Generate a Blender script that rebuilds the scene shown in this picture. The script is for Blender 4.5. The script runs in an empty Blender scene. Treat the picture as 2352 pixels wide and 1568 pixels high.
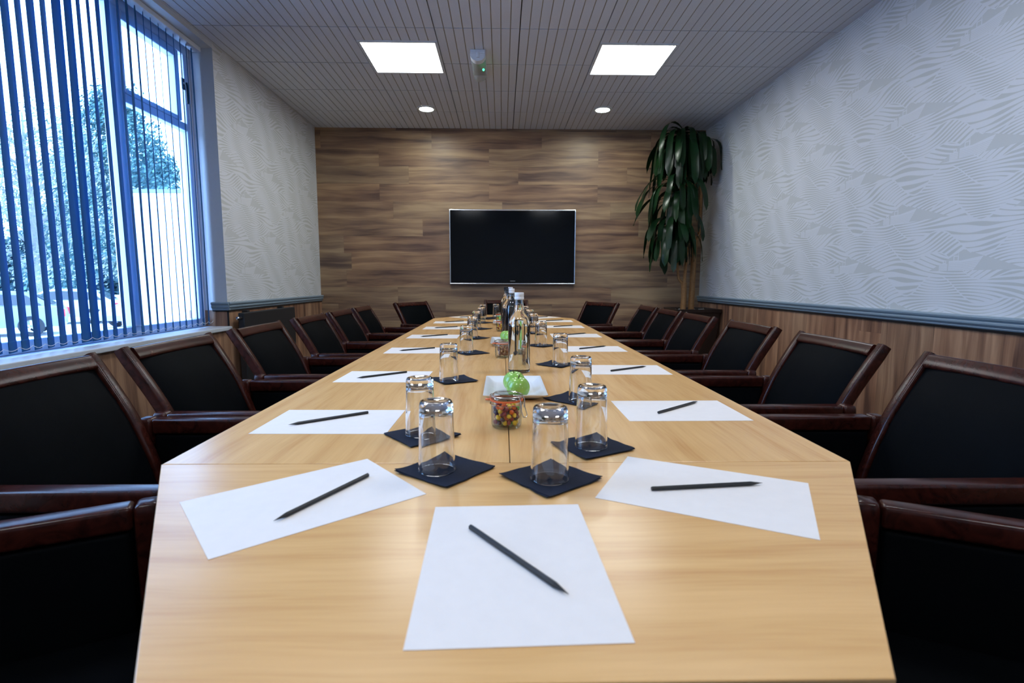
import bpy, bmesh, math, random
from mathutils import Vector, Matrix, noise

S = bpy.context.scene
COL = S.collection
PI = math.pi
R = math.radians

# ------------------------------------------------------------------ camera
cam_data = bpy.data.cameras.new('camera')
cam = bpy.data.objects.new('camera', cam_data)
COL.objects.link(cam)
S.camera = cam
cam_data.sensor_fit = 'HORIZONTAL'
cam_data.sensor_width = 36.0
cam_data.lens = 36.0 * 1191.33 / 2352.0
cam_data.clip_start = 0.02
cam_data.clip_end = 400
PITCH, YAW, ROLL, CAMZ = R(6.5755), R(-1.1063), R(0.1129), 1.0677
cam.matrix_world = (Matrix.Translation((0, 0, CAMZ)) @ Matrix.Rotation(YAW, 4, 'Z')
                    @ Matrix.Rotation(PI / 2 - PITCH, 4, 'X') @ Matrix.Rotation(ROLL, 4, 'Z'))
cam_data.dof.use_dof = True
cam_data.dof.focus_distance = 2.0
cam_data.dof.aperture_fstop = 5.6

# ------------------------------------------------------------------ daylight, exposure
world = bpy.data.worlds.new('overcast_sky')
S.world = world
world.use_nodes = True
bg = world.node_tree.nodes['Background']
bg.inputs['Color'].default_value = (0.32, 0.55, 1.0, 1)
bg.inputs['Strength'].default_value = 9.0
PANEL_POWER = 13.0
SPOT_POWER = 135.0
S.view_settings.view_transform = 'Standard'
S.view_settings.look = 'None'
S.view_settings.gamma = 1
S.view_settings.exposure = 0.36
S.view_settings.use_curve_mapping = False

S.cycles.adaptive_threshold = 0.06
S.cycles.max_bounces = 8
S.cycles.transmission_bounces = 8
random.seed(7)

# ------------------------------------------------------------------ room sizes (m)
XL, XR, YB, YF, ZC = -2.16, 2.385, 6.26, -2.6, 2.825   # left wallpaper wall, right wall, tv wall, wall behind, ceiling
XW = -2.37                                             # window plane
YP = 4.13                                              # pier where the window recess ends
ZS = 0.715                                             # window board top
Z0, Z1 = 0.84, 0.905                                   # dado rail
TZ = 0.74                                              # table top
TX0, TX1, TY0, TL = -0.613, 0.642, 0.914, 1.243        # table run
TXC = (TX0 + TX1) / 2

# ------------------------------------------------------------------ node helpers
class X:
    """a float socket with arithmetic"""
    def __init__(s, g, k): s.g, s.k = g, k
    def _m(s, op, b=None, c=None, clamp=False):
        n = s.g.nt.nodes.new('ShaderNodeMath'); n.operation = op; n.use_clamp = clamp
        for i, v in enumerate((s, b, c)):
            if v is None: continue
            if isinstance(v, X): s.g.nt.links.new(v.k, n.inputs[i])
            else: n.inputs[i].default_value = v
        return X(s.g, n.outputs[0])
    def __add__(s, b): return s._m('ADD', b)
    __radd__ = __add__
    def __sub__(s, b): return s._m('SUBTRACT', b)
    def __rsub__(s, b): return s._m('MULTIPLY', -1)._m('ADD', b)
    def __mul__(s, b): return s._m('MULTIPLY', b)
    __rmul__ = __mul__
    def __truediv__(s, b): return s._m('DIVIDE', b)
    def sin(s): return s._m('SINE')
    def frac(s): return s._m('FRACT')
    def floor(s): return s._m('FLOOR')
    def abs(s): return s._m('ABSOLUTE')
    def gt(s, b): return s._m('GREATER_THAN', b)
    def lt(s, b): return s._m('LESS_THAN', b)
    def max(s, b): return s._m('MAXIMUM', b)
    def min(s, b): return s._m('MINIMUM', b)
    def wrap(s, p): return (s / p + 0.5).frac() * p - p / 2
    def step(s, a, b):
        n = s.g.nt.nodes.new('ShaderNodeMapRange'); n.interpolation_type = 'SMOOTHSTEP'
        s.g.nt.links.new(s.k, n.inputs[0])
        n.inputs[1].default_value = a; n.inputs[2].default_value = b
        return X(s.g, n.outputs[0])

class Mat:
    def __init__(s, name):
        s.m = bpy.data.materials.new(name); s.m.use_nodes = True
        s.nt = s.m.node_tree
        s.b = s.nt.nodes['Principled BSDF']
    def node(s, t): return s.nt.nodes.new(t)
    def link(s, a, b): s.nt.links.new(a.k if isinstance(a, X) else a, b)
    def coords(s, kind='Object'):
        c = s.node('ShaderNodeTexCoord'); p = s.node('ShaderNodeSeparateXYZ')
        s.link(c.outputs[kind], p.inputs[0])
        return [X(s, p.outputs[i]) for i in range(3)]
    def vec(s, x, y, z):
        c = s.node('ShaderNodeCombineXYZ')
        for i, v in enumerate((x, y, z)):
            if isinstance(v, X): s.link(v, c.inputs[i])
            else: c.inputs[i].default_value = v
        return c.outputs[0]
    def noise(s, v, scale=1.0, detail=3.0, rough=0.55, dist=0.0):
        n = s.node('ShaderNodeTexNoise'); s.link(v, n.inputs['Vector'])
        n.inputs['Scale'].default_value = scale; n.inputs['Detail'].default_value = detail
        n.inputs['Roughness'].default_value = rough; n.inputs['Distortion'].default_value = dist
        return X(s, n.outputs['Fac'])
    def white(s, v):
        n = s.node('ShaderNodeTexWhiteNoise'); n.noise_dimensions = '3D'; s.link(v, n.inputs['Vector'])
        return X(s, n.outputs['Value'])
    def ramp(s, f, stops):
        n = s.node('ShaderNodeValToRGB'); s.link(f, n.inputs[0]); e = n.color_ramp.elements
        while len(e) < len(stops): e.new(0.5)
        for k, (p, c) in zip(e, stops): k.position = p; k.color = (*c, 1)
        return n.outputs[0]
    def mix(s, f, a, b, mode='MIX'):
        n = s.node('ShaderNodeMix'); n.data_type = 'RGBA'; n.blend_type = mode
        if isinstance(f, X): s.link(f, n.inputs[0])
        else: n.inputs[0].default_value = f
        for i, v in ((6, a), (7, b)):
            if isinstance(v, tuple): n.inputs[i].default_value = (*v, 1)
            else: s.link(v, n.inputs[i])
        return n.outputs[2]
    def bump(s, h, strength=0.3, dist=0.002):
        n = s.node('ShaderNodeBump'); s.link(h, n.inputs['Height'])
        n.inputs['Strength'].default_value = strength; n.inputs['Distance'].default_value = dist
        s.link(n.outputs[0], s.b.inputs['Normal'])
    def set(s, **k):
        for n, v in k.items():
            i = s.b.inputs[n.replace('_', ' ')]
            if isinstance(v, X) or hasattr(v, 'is_linked'): s.link(v, i)
            else: i.default_value = (*v, 1) if isinstance(v, tuple) else v
        return s

def plain(name, col, rough=0.5, metal=0.0, spec=0.5, coat=0.0, mottled=0.0, scale=40.0):
    """one colour with a fine procedural unevenness"""
    m = Mat(name)
    m.set(Roughness=rough, Metallic=metal, Specular_IOR_Level=spec, Coat_Weight=coat)
    c = m.node('ShaderNodeTexCoord')
    f = m.noise(c.outputs['Object'], scale, 3)
    k = max(mottled, 0.04)
    m.set(Base_Color=m.mix(f, tuple(v * (1 - k) for v in col), tuple(min(1, v * (1 + k)) for v in col)))
    return m.m

def glassy(name, ior=1.47, col=(1, 1, 1), rough=0.0):
    m = Mat(name)
    m.set(Base_Color=col, Transmission_Weight=1.0, IOR=ior, Roughness=rough, Specular_IOR_Level=0.5)
    return m.m

def glowing(name, col, strength):
    m = Mat(name)
    m.set(Base_Color=(0.8, 0.8, 0.8), Emission_Color=col, Emission_Strength=strength, Roughness=0.4)
    return m.m

def planks(name, along, across, pw, pl, dark, mid, light, rough=0.45):
    """laminate planks: `along`/`across` are 0,1,2 = local x,y,z"""
    m = Mat(name); c = m.coords()
    a, b = c[along], c[across]
    row = (b / pw).floor()
    off = m.white(m.vec(row, 3.7, 1.1)) * pl
    idx = ((a + off) / pl).floor()
    r1 = m.white(m.vec(row, idx, 0.0)); r2 = m.white(m.vec(row, idx, 5.0))
    warp = m.noise(m.vec(a * 1.6 + r1 * 31, b * 5.0, r2 * 17), 1.0, 2) * 0.09
    streak = m.noise(m.vec(a * 0.8 + r1 * 40, (b + warp) * 15.0 + r2 * 50, 0.0), 1.0, 3, 0.55, 0.6)
    fine = m.noise(m.vec(a * 6.0 + r1 * 9, (b + warp * 0.7) * 150.0, 0.0), 1.0, 3, 0.6)
    blot = m.noise(m.vec(a * 1.3 + r1 * 23, b * 4.5 + r2 * 11, 0.0), 1.0, 2, 0.5)
    v = streak * 0.82 + fine * 0.20 + blot * 0.55 + r1 * 0.07 - 0.315
    col = m.ramp(v, [(0.30, dark), (0.48, mid), (0.68, light)])
    tint = m.mix(r2 * 0.6, (1.0, 1.0, 1.0), (1.12, 0.90, 0.82))
    col = m.mix(1.0, col, tint, 'MULTIPLY')
    ea = ((a + off) / pl).frac(); eb = (b / pw).frac()
    seam = (eb.lt(0.008)).max(ea.lt(0.0016))
    col = m.mix(seam * 0.25, col, tuple(k * 0.5 for k in dark))
    m.set(Base_Color=col, Roughness=rough)
    m.bump(fine, 0.12, 0.001)
    return m.m

def beech(name, along, across):
    m = Mat(name); c = m.coords()
    oi = m.node('ShaderNodeObjectInfo'); rnd = X(m, oi.outputs['Random'])
    a, b = c[along], c[across]
    warp = m.noise(m.vec(a * 2.2 + rnd * 20, b * 6.0, rnd * 9), 1.0, 2) * 0.05
    s1 = m.noise(m.vec(a * 1.5 + rnd * 13, (b + warp) * 26.0, 0.0), 1.0, 4, 0.55)
    s2 = m.noise(m.vec(a * 9.0, (b + warp) * 170.0 + rnd * 30, 0.0), 1.0, 2, 0.5)
    v = s1 * 0.8 + s2 * 0.25 - 0.02
    col = m.ramp(v, [(0.3, (0.60, 0.305, 0.105)), (0.5, (0.71, 0.41, 0.160)), (0.72, (0.79, 0.47, 0.195))])
    m.set(Base_Color=col, Roughness=0.27, Specular_IOR_Level=0.5)
    m.bump(s2, 0.05, 0.0005)
    return m.m

def wallpaper(name, sign):
    """sea wallpaper: streaming wave lines, gaps with little boats; local y runs along the wall"""
    m = Mat(name); c = m.coords()
    s, z = c[1] * sign, c[2]
    W, V = 0.90, 0.58
    tau = 2 * PI
    e1 = s / W + z / V
    e2 = s / W - z / V
    wob = m.noise(m.vec(s * 2.0, z * 2.6, 0.0), 1.0, 1) - 0.5
    D = (e1 * tau + 0.6).sin() * 0.024 + (e2 * tau + 1.9).sin() * 0.030 + wob * 0.03
    D2 = (e1 * tau + 2.6).sin() * 0.034 + (e2 * tau * 2.0 + 1.0).sin() * 0.010
    thick = (e1 * tau * 2 + e2 * tau + wob * 8).sin() * 0.20 + 0.62
    f1 = (((z + D) / 0.0235).frac() - 0.5).abs() * 2
    f2 = (((z + D2 - s * 0.16) / 0.0200).frac() - 0.5).abs() * 2
    l1 = (thick - f1).step(-0.12, 0.12)
    l2 = (thick + 0.03 - f2).step(-0.12, 0.12)
    reg = ((z + 0.16 * s) / 0.29 * tau + (s / 0.45 * tau).sin() * 1.1 + (e1 * tau).sin() * 0.6).sin()
    ra = reg.step(-0.05, 0.05)
    lines = l1 * ra + l2 * (1.0 - ra)
    edge = (reg.abs()).lt(0.09)
    lines = lines.max(edge * 0.9)
    # boats and their patch of calm sea: two interleaved lattices
    def boat(du, dv):
        u = (s + du).wrap(W); w = (z + dv).wrap(V)
        gap = w.gt(-0.03) * ((0.076 - (u - 0.03).abs() * 0.42 + u * 0.10 - w).gt(0))
        sheer = u.max(0.02) * 0.16 - 0.0032
        hull = (w.gt(-0.03)) * ((sheer + 0.022 - w).gt(0)) * (u.gt(-0.055)) * ((w * 0.7 + 0.115 - u).gt(0))
        hl = ((w - sheer * 0.6) / 0.0085).frac().gt(0.22)
        rim = (sheer + 0.010 - w).lt(0)
        hull_c = hull * hl.max(rim)
        def ring(x0, x1, y0, y1, t):
            a = u.gt(x0) * u.lt(x1) * w.gt(y0) * w.lt(y1)
            b = u.gt(x0 + t) * u.lt(x1 - t) * w.gt(y0 + t) * w.lt(y1 - t)
            return a - b
        cab = ring(-0.028, 0.004, 0.018, 0.048, 0.0055)
        mast = u.gt(-0.001) * u.lt(0.002) * w.gt(0.04) * w.lt(0.078)
        back = u.gt(-0.115) * u.lt(-0.062) * w.gt(-0.03) * ((0.012 - (u + 0.115) * 0.1 - w).gt(0)) * hl
        cab2 = ring(-0.092, -0.072, 0.008, 0.026, 0.005)
        gull = (((u - 0.07).abs() * 0.6 + 0.062 - w).abs()).lt(0.003) * ((u - 0.07).abs().lt(0.02))
        return gap.max(hull), hull_c.max(cab).max(mast).max(back).max(cab2).max(gull)
    g1, b1 = boat(0.0, 0.0)
    g2, b2 = boat(W / 2, V / 2)
    gp = g1.max(g2)
    lines = (lines * (1.0 - gp) + gp * 0.22).max(b1).max(b2)
    grain = m.noise(m.vec(s * 60, z * 60, 0.0), 1.0, 2)
    col = m.mix(lines, (0.575, 0.595, 0.585), (0.735, 0.755, 0.79))
    col = m.mix(grain * 0.08, col, (0.45, 0.47, 0.47))
    m.set(Base_Color=col, Roughness=0.62, Specular_IOR_Level=0.3)
    return m.m

def fabric(name, col, rough=0.8):
    m = Mat(name)
    c = m.coords()
    w = ((c[0] * 900).sin() * (c[2] * 900).sin()) * 0.5 + 0.5
    m.set(Base_Color=m.mix(w * 0.3, col, tuple(v * 0.8 for v in col)), Roughness=rough)
    return m

M = {}
M['back_wood'] = planks('wood_laminate_horizontal', 0, 2, 0.20, 1.28, (0.105, 0.064, 0.048), (0.24, 0.153, 0.094), (0.40, 0.278, 0.158))
M['side_wood'] = planks('wood_laminate_upright', 2, 1, 0.20, 1.28, (0.12, 0.066, 0.047), (0.30, 0.170, 0.104), (0.48, 0.30, 0.185))
M['end_wood'] = planks('wood_laminate_return', 2, 0, 0.20, 1.28, (0.12, 0.066, 0.047), (0.30, 0.170, 0.104), (0.48, 0.30, 0.185))
M['beech_y'] = beech('beech_laminate_lengthwise', 1, 0)
M['beech_x'] = beech('beech_laminate_crosswise', 0, 1)
M['beech_edge'] = plain('beech_edge_band', (0.52, 0.33, 0.16), 0.4)
M['paper_right'] = wallpaper('sea_wallpaper', -1.0)
M['paper_left'] = wallpaper('sea_wallpaper_window_side', 1.0)
M['void'] = plain('ceiling_joint_backing', (0.075, 0.068, 0.058), 0.9)
M['groove'] = plain('brown_groove_floor', (0.33, 0.31, 0.26), 0.85, mottled=0.15, scale=12)  # groove floors darker and browner than the tile faces
M['ceiling'] = plain('ceiling_tile', (0.66, 0.69, 0.75), 0.8, mottled=0.06, scale=120)
M['white_paint'] = plain('white_paint', (0.62, 0.66, 0.70), 0.45)
M['pvc'] = plain('white_window_plastic', (0.70, 0.74, 0.80), 0.35)
M['rail_paint'] = plain('blue_grey_paint', (0.23, 0.31, 0.38), 0.4)
M['black_trim'] = plain('black_trim', (0.012, 0.012, 0.014), 0.35)
M['carpet'] = plain('dark_carpet', (0.02, 0.02, 0.025), 0.95, mottled=0.3, scale=300)
M['mahogany'] = None
m = Mat('mahogany_lacquer'); c = m.coords()
gr = m.noise(m.vec(c[0] * 22, c[1] * 22, c[2] * 22), 1.0, 4, 0.6, 1.5)
m.set(Base_Color=m.ramp(gr, [(0.3, (0.017, 0.0036, 0.0028)), (0.7, (0.055, 0.0115, 0.0075))]), Roughness=0.26, Coat_Weight=0.0, Specular_IOR_Level=0.35)
M['mahogany'] = m.m
m = Mat('black_leather'); c = m.node('ShaderNodeTexCoord')
vn = m.node('ShaderNodeTexVoronoi'); vn.inputs['Scale'].default_value = 420; m.link(c.outputs['Object'], vn.inputs['Vector'])
m.set(Base_Color=(0.0022, 0.0030, 0.0042), Roughness=0.6, Specular_IOR_Level=0.03)
m.bump(X(m, vn.outputs['Distance']), 0.12, 0.001)
M['leather'] = m.m
M['sheet'] = plain('white_paper', (0.80, 0.75, 0.715), 0.7, spec=0.2, mottled=0.01)
M['napkin'] = plain('navy_paper_napkin', (0.017, 0.021, 0.036), 0.9, spec=0.15, mottled=0.2, scale=300)
M['pencil'] = plain('black_pencil_paint', (0.008, 0.010, 0.013), 0.38)
M['graphite'] = plain('graphite', (0.02, 0.02, 0.022), 0.4, metal=0.3)
M['glass'] = glassy('clear_tumbler_glass', 1.48, (0.985, 0.99, 0.99))
M['bottle_glass'] = glassy('bottle_glass', 1.47, (0.96, 0.985, 0.965))
M['water'] = glassy('water', 1.33)
M['white_cap'] = plain('white_cap_plastic', (0.80, 0.82, 0.86), 0.4)
M['black_cap'] = plain('black_cap_plastic', (0.012, 0.012, 0.014), 0.4)
M['porcelain'] = plain('white_porcelain', (0.80, 0.82, 0.83), 0.12)
M['rubber'] = plain('orange_rubber', (0.75, 0.14, 0.03), 0.5)
M['wire'] = plain('steel_wire', (0.6, 0.6, 0.6), 0.22, metal=1.0)
m = Mat('green_apple_skin'); c = m.node('ShaderNodeTexCoord')
sp = m.noise(c.outputs['Object'], 160, 2); bl = m.noise(c.outputs['Object'], 22, 2)
m.set(Base_Color=m.mix(sp.step(0.62, 0.72) * 0.6, m.mix(bl, (0.19, 0.41, 0.050), (0.36, 0.60, 0.12)), (0.55, 0.72, 0.28)), Roughness=0.25, Coat_Weight=0.3)
M['apple'] = m.m
M['stalk'] = plain('brown_stalk', (0.06, 0.03, 0.015), 0.7)
SWEET = {'red': (0.23, 0.008, 0.012), 'orange': (0.86, 0.16, 0.015), 'yellow': (0.85, 0.56, 0.02), 'green': (0.05, 0.36, 0.02), 'purple': (0.035, 0.008, 0.03)}
for k, v in SWEET.items(): M['sweet_' + k] = plain(k + '_sugar_shell', v, 0.28, mottled=0.1)
M['almond'] = plain('brown_nut_skin', (0.24, 0.105, 0.055), 0.6, mottled=0.3, scale=90)
M['silver'] = plain('brushed_silver', (0.55, 0.57, 0.60), 0.25, metal=1.0)
M['screen'] = plain('black_screen_glass', (0.003, 0.004, 0.006), 0.10, spec=0.2)
M['logo'] = plain('pale_logo_print', (0.35, 0.37, 0.40), 0.5)
M['led'] = glowing('led_diffuser', (0.93, 0.965, 1.0), PANEL_POWER)
M['spot'] = glowing('downlight_lens', (0.93, 1.0, 0.90), SPOT_POWER)
M['green_led'] = glowing('green_indicator', (0.02, 1.0, 0.25), 6.0)
m = Mat('frosted_clear_cover')
t = m.node('ShaderNodeBsdfTransparent'); m.set(Base_Color=(0.42, 0.45, 0.45), Roughness=0.15)
mx = m.node('ShaderNodeMixShader'); mx.inputs[0].default_value = 0.5
m.link(t.outputs[0], mx.inputs[1]); m.link(m.b.outputs[0], mx.inputs[2]); m.link(mx.outputs[0], m.nt.nodes['Material Output'].inputs['Surface'])
M['clear_cover'] = m.m
M['radiator'] = plain('anthracite_radiator', (0.018, 0.021, 0.026), 0.45)
M['planter'] = plain('dark_brown_planter', (0.020, 0.012, 0.010), 0.4)
M['soil'] = plain('potting_soil', (0.03, 0.02, 0.012), 0.95, mottled=0.5, scale=120)
M['pebble'] = plain('pale_pebble', (0.45, 0.45, 0.42), 0.6, mottled=0.3, scale=60)
M['cane'] = plain('tan_cane_bark', (0.26, 0.13, 0.045), 0.75, mottled=0.4, scale=55)
m = Mat('dark_green_leaf'); c = m.coords()
lf = m.noise(m.vec(c[0] * 9, c[1] * 9, c[2] * 3), 1.0, 2)
m.set(Base_Color=m.ramp(lf, [(0.3, (0.005, 0.024, 0.011)), (0.7, (0.016, 0.070, 0.020))]), Roughness=0.30, Specular_IOR_Level=0.5)
M['leaf'] = m.m
# blind slats: a blue fabric that lets some daylight through
m = fabric('blue_blind_fabric', (0.02, 0.13, 0.30), 0.85)
tr = m.node('ShaderNodeBsdfTranslucent'); tr.inputs['Color'].default_value = (0.015, 0.20, 0.44, 1)
mx = m.node('ShaderNodeMixShader'); mx.inputs[0].default_value = 0.30
m.link(m.b.outputs[0], mx.inputs[1]); m.link(tr.outputs[0], mx.inputs[2])
m.link(mx.outputs[0], m.nt.nodes['Material Output'].inputs['Surface'])
M['slat'] = m.m
# window panes: thin clear sheet, no bending of light
m = Mat('window_glass')
t = m.node('ShaderNodeBsdfTransparent'); t.inputs['Color'].default_value = (0.93, 0.97, 0.98, 1)
gl = m.node('ShaderNodeBsdfGlossy'); gl.inputs['Roughness'].default_value = 0.0
lw = m.node('ShaderNodeLayerWeight'); lw.inputs['Blend'].default_value = 0.5
mx = m.node('ShaderNodeMixShader'); m.link(X(m, lw.outputs['Facing'])._m('POWER', 5.0) * 0.9 + 0.035, mx.inputs[0]); m.link(t.outputs[0], mx.inputs[1]); m.link(gl.outputs[0], mx.inputs[2])
m.link(mx.outputs[0], m.nt.nodes['Material Output'].inputs['Surface'])
M['pane'] = m.m
m = Mat('thin_jar_glass')
t = m.node('ShaderNodeBsdfTransparent')
gl = m.node('ShaderNodeBsdfGlossy'); gl.inputs['Roughness'].default_value = 0.02
lw = m.node('ShaderNodeLayerWeight'); lw.inputs['Blend'].default_value = 0.5
fc = X(m, lw.outputs['Facing'])
m.link(m.mix(fc._m('POWER', 3.0), (0.97, 0.98, 0.975), (0.32, 0.38, 0.38)), t.inputs['Color'])
mx = m.node('ShaderNodeMixShader'); m.link(fc._m('POWER', 4.0) * 0.7 + 0.04, mx.inputs[0]); m.link(t.outputs[0], mx.inputs[1]); m.link(gl.outputs[0], mx.inputs[2])
m.link(mx.outputs[0], m.nt.nodes['Material Output'].inputs['Surface'])
M['jar_glass'] = m.m
M['asphalt'] = plain('pale_tarmac', (0.65, 0.65, 0.65), 0.9, mottled=0.15, scale=8)
M['render'] = plain('white_render', (0.82, 0.82, 0.82), 0.8)
M['roof_edge'] = plain('grey_roof_edge', (0.20, 0.22, 0.26), 0.7)
M['silver_car'] = plain('silver_car_paint', (0.20, 0.21, 0.225), 0.3, coat=0.4)
M['white_car'] = plain('white_car_paint', (0.42, 0.42, 0.43), 0.3, coat=0.4)
M['car_glass'] = plain('tinted_car_glass', (0.04, 0.045, 0.05), 0.06)
M['tyre'] = plain('tyre_rubber', (0.02, 0.02, 0.02), 0.85)
M['alloy'] = plain('alloy_wheel', (0.5, 0.5, 0.52), 0.3, metal=0.7)
M['tail_red'] = plain('red_tail_lamp', (0.50, 0.02, 0.02), 0.2)
M['bark'] = plain('grey_bark', (0.26, 0.24, 0.22), 0.9, mottled=0.3, scale=12)
def leafmat(name, a, b):
    m = Mat(name); oi = m.node('ShaderNodeNewGeometry')
    m.set(Base_Color=m.mix(X(m, oi.outputs['Random Per Island']), a, b), Roughness=0.7, Specular_IOR_Level=0.2)
    return m.m
M['tree_light'] = leafmat('autumn_foliage', (0.06, 0.11, 0.08), (0.44, 0.44, 0.39))
M['tree_dark'] = leafmat('dark_foliage', (0.008, 0.026, 0.036), (0.04, 0.085, 0.09))
M['conifer'] = leafmat('conifer_foliage', (0.03, 0.085, 0.09), (0.13, 0.24, 0.21))

# ------------------------------------------------------------------ mesh helpers
def obj(name, bm, mat, parent=None, loc=None, rotz=0.0, smooth=False):
    me = bpy.data.meshes.new(name)
    bmesh.ops.recalc_face_normals(bm, faces=bm.faces[:])
    if smooth:
        for f in bm.faces: f.smooth = True
        for e in bm.edges:
            if len(e.link_faces) == 2 and e.calc_face_angle(0) > R(40): e.smooth = False
    bm.to_mesh(me); bm.free()
    for k in (mat if isinstance(mat, (list, tuple)) else [mat]): me.materials.append(k)
    o = bpy.data.objects.new(name, me); COL.objects.link(o)
    if parent is not None: o.parent = parent
    if loc is not None: o.location = loc
    o.rotation_euler[2] = rotz
    return o

def tag(o, label, cat, group=None):
    o['label'] = label; o['category'] = cat
    if group: o['group'] = group
    return o

def thing(name, label, cat, loc=(0, 0, 0), rotz=0.0, group=None):
    o = bpy.data.objects.new(name, None); COL.objects.link(o)
    o.location = loc; o.rotation_euler = (0, 0, rotz); o.empty_display_size = 0.05
    return tag(o, label, cat, group)

def struct(name, bm, mat, parent=None, smooth=False):
    o = obj(name, bm, mat, parent, smooth=smooth)
    if parent is None: o['kind'] = 'structure'
    return o

def kids(o): return list(o.children)

def dup(root, label, loc, rotz=0.0, group=None):
    """copy a thing, its parts and their sub-parts"""
    r = root.copy(); COL.objects.link(r)
    r.location = loc; r.rotation_euler = (0, 0, rotz)
    r['label'] = label
    if group: r['group'] = group
    for ch in kids(root):
        c2 = ch.copy(); COL.objects.link(c2); c2.parent = r
        for g in kids(ch):
            d = g.copy(); COL.objects.link(d); d.parent = c2
    return r

def box(bm, x0, x1, y0, y1, z0, z1, bev=0.0, seg=2):
    vs = [bm.verts.new((x, y, z)) for z in (z0, z1) for y in (y0, y1) for x in (x0, x1)]
    fs = [bm.faces.new([vs[i] for i in q]) for q in ((0, 2, 3, 1), (4, 5, 7, 6), (0, 1, 5, 4), (2, 6, 7, 3), (0, 4, 6, 2), (1, 3, 7, 5))]
    if bev:
        es = list({e for f in fs for e in f.edges})
        bmesh.ops.bevel(bm, geom=es, offset=bev, segments=seg, profile=0.5, affect='EDGES')

def bx(x0, x1, y0, y1, z0, z1, bev=0.0, seg=2):
    bm = bmesh.new(); box(bm, x0, x1, y0, y1, z0, z1, bev, seg); return bm

def prism(bm, poly, z0, z1):
    """poly: xy outline, counter-clockwise"""
    a = [bm.verts.new((x, y, z0)) for x, y in poly]; b = [bm.verts.new((x, y, z1)) for x, y in poly]
    n = len(poly); bm.faces.new(a[::-1]); bm.faces.new(b)
    for i in range(n): bm.faces.new((a[i], a[(i + 1) % n], b[(i + 1) % n], b[i]))

def lathe(bm, prof, seg=32, c=(0, 0, 0)):
    """prof: (r, z) list; r=0 ends close the shape"""
    rings = []
    for r, z in prof:
        if r < 1e-6: rings.append([bm.verts.new((c[0], c[1], c[2] + z))])
        else: rings.append([bm.verts.new((c[0] + r * math.cos(2 * PI * i / seg), c[1] + r * math.sin(2 * PI * i / seg), c[2] + z)) for i in range(seg)])
    for A, B in zip(rings, rings[1:]):
        for i in range(seg):
            j = (i + 1) % seg
            if len(A) == 1 and len(B) == 1: break
            if len(A) == 1: bm.faces.new((A[0], B[i], B[j]))
            elif len(B) == 1: bm.faces.new((A[i], A[j], B[0]))
            else: bm.faces.new((A[i], A[j], B[j], B[i]))
    return rings

def tube(bm, pts, r, seg=8, cap=True):
    """pts: points, r: radius or list of radii"""
    pts = [Vector(p) for p in pts]; n = len(pts)
    rr = r if isinstance(r, (list, tuple)) else [r] * n
    rings = []; up = None
    for i, p in enumerate(pts):
        d = (pts[min(i + 1, n - 1)] - pts[max(i - 1, 0)]).normalized()
        if up is None:
            up = d.orthogonal().normalized()
        else:
            up = (up - d * up.dot(d)); up = up.normalized() if up.length > 1e-6 else d.orthogonal().normalized()
        sd = d.cross(up)
        rings.append([bm.verts.new(p + (up * math.cos(2 * PI * k / seg) + sd * math.sin(2 * PI * k / seg)) * rr[i]) for k in range(seg)])
    for A, B in zip(rings, rings[1:]):
        for k in range(seg): bm.faces.new((A[k], A[(k + 1) % seg], B[(k + 1) % seg], B[k]))
    if cap: bm.faces.new(rings[0][::-1]); bm.faces.new(rings[-1])

def loop_tube(bm, pts, r, seg=8):
    """a closed ring of tube through pts"""
    pts = [Vector(p) for p in pts]; n = len(pts); rings = []
    for i, p in enumerate(pts):
        d = (pts[(i + 1) % n] - pts[i - 1]).normalized()
        up = Vector((0, 0, 1)); up = (up - d * up.dot(d)).normalized(); sd = d.cross(up)
        rings.append([bm.verts.new(p + (up * math.cos(2 * PI * k / seg) + sd * math.sin(2 * PI * k / seg)) * r) for k in range(seg)])
    for i in range(n):
        A, B = rings[i], rings[(i + 1) % n]
        for k in range(seg): bm.faces.new((A[k], A[(k + 1) % seg], B[(k + 1) % seg], B[k]))

def sweep(bm, secs):
    """secs: list of equal-length vertex loops (coordinates); lofts them and caps the ends"""
    L = [[bm.verts.new(p) for p in s] for s in secs]; n = len(L[0])
    for A, B in zip(L, L[1:]):
        for i in range(n): bm.faces.new((A[i], A[(i + 1) % n], B[(i + 1) % n], B[i]))
    bm.faces.new(L[0][::-1]); bm.faces.new(L[-1])

def fillet_rect(w, h, r, n=3):
    """rounded rectangle outline centred on 0, as (a, b) pairs"""
    out = []
    for cx, cy, a0 in ((w / 2 - r, h / 2 - r, 0), (-w / 2 + r, h / 2 - r, PI / 2), (-w / 2 + r, -h / 2 + r, PI), (w / 2 - r, -h / 2 + r, 1.5 * PI)):
        for k in range(n + 1):
            a = a0 + PI / 2 * k / n; out.append((cx + r * math.cos(a), cy + r * math.sin(a)))
    return out

# ------------------------------------------------------------------ the room
struct('floor', bx(XL - 0.3, XR + 0.1, YF - 0.1, YB + 0.1, -0.1, 0.0), M['carpet'])

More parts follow.
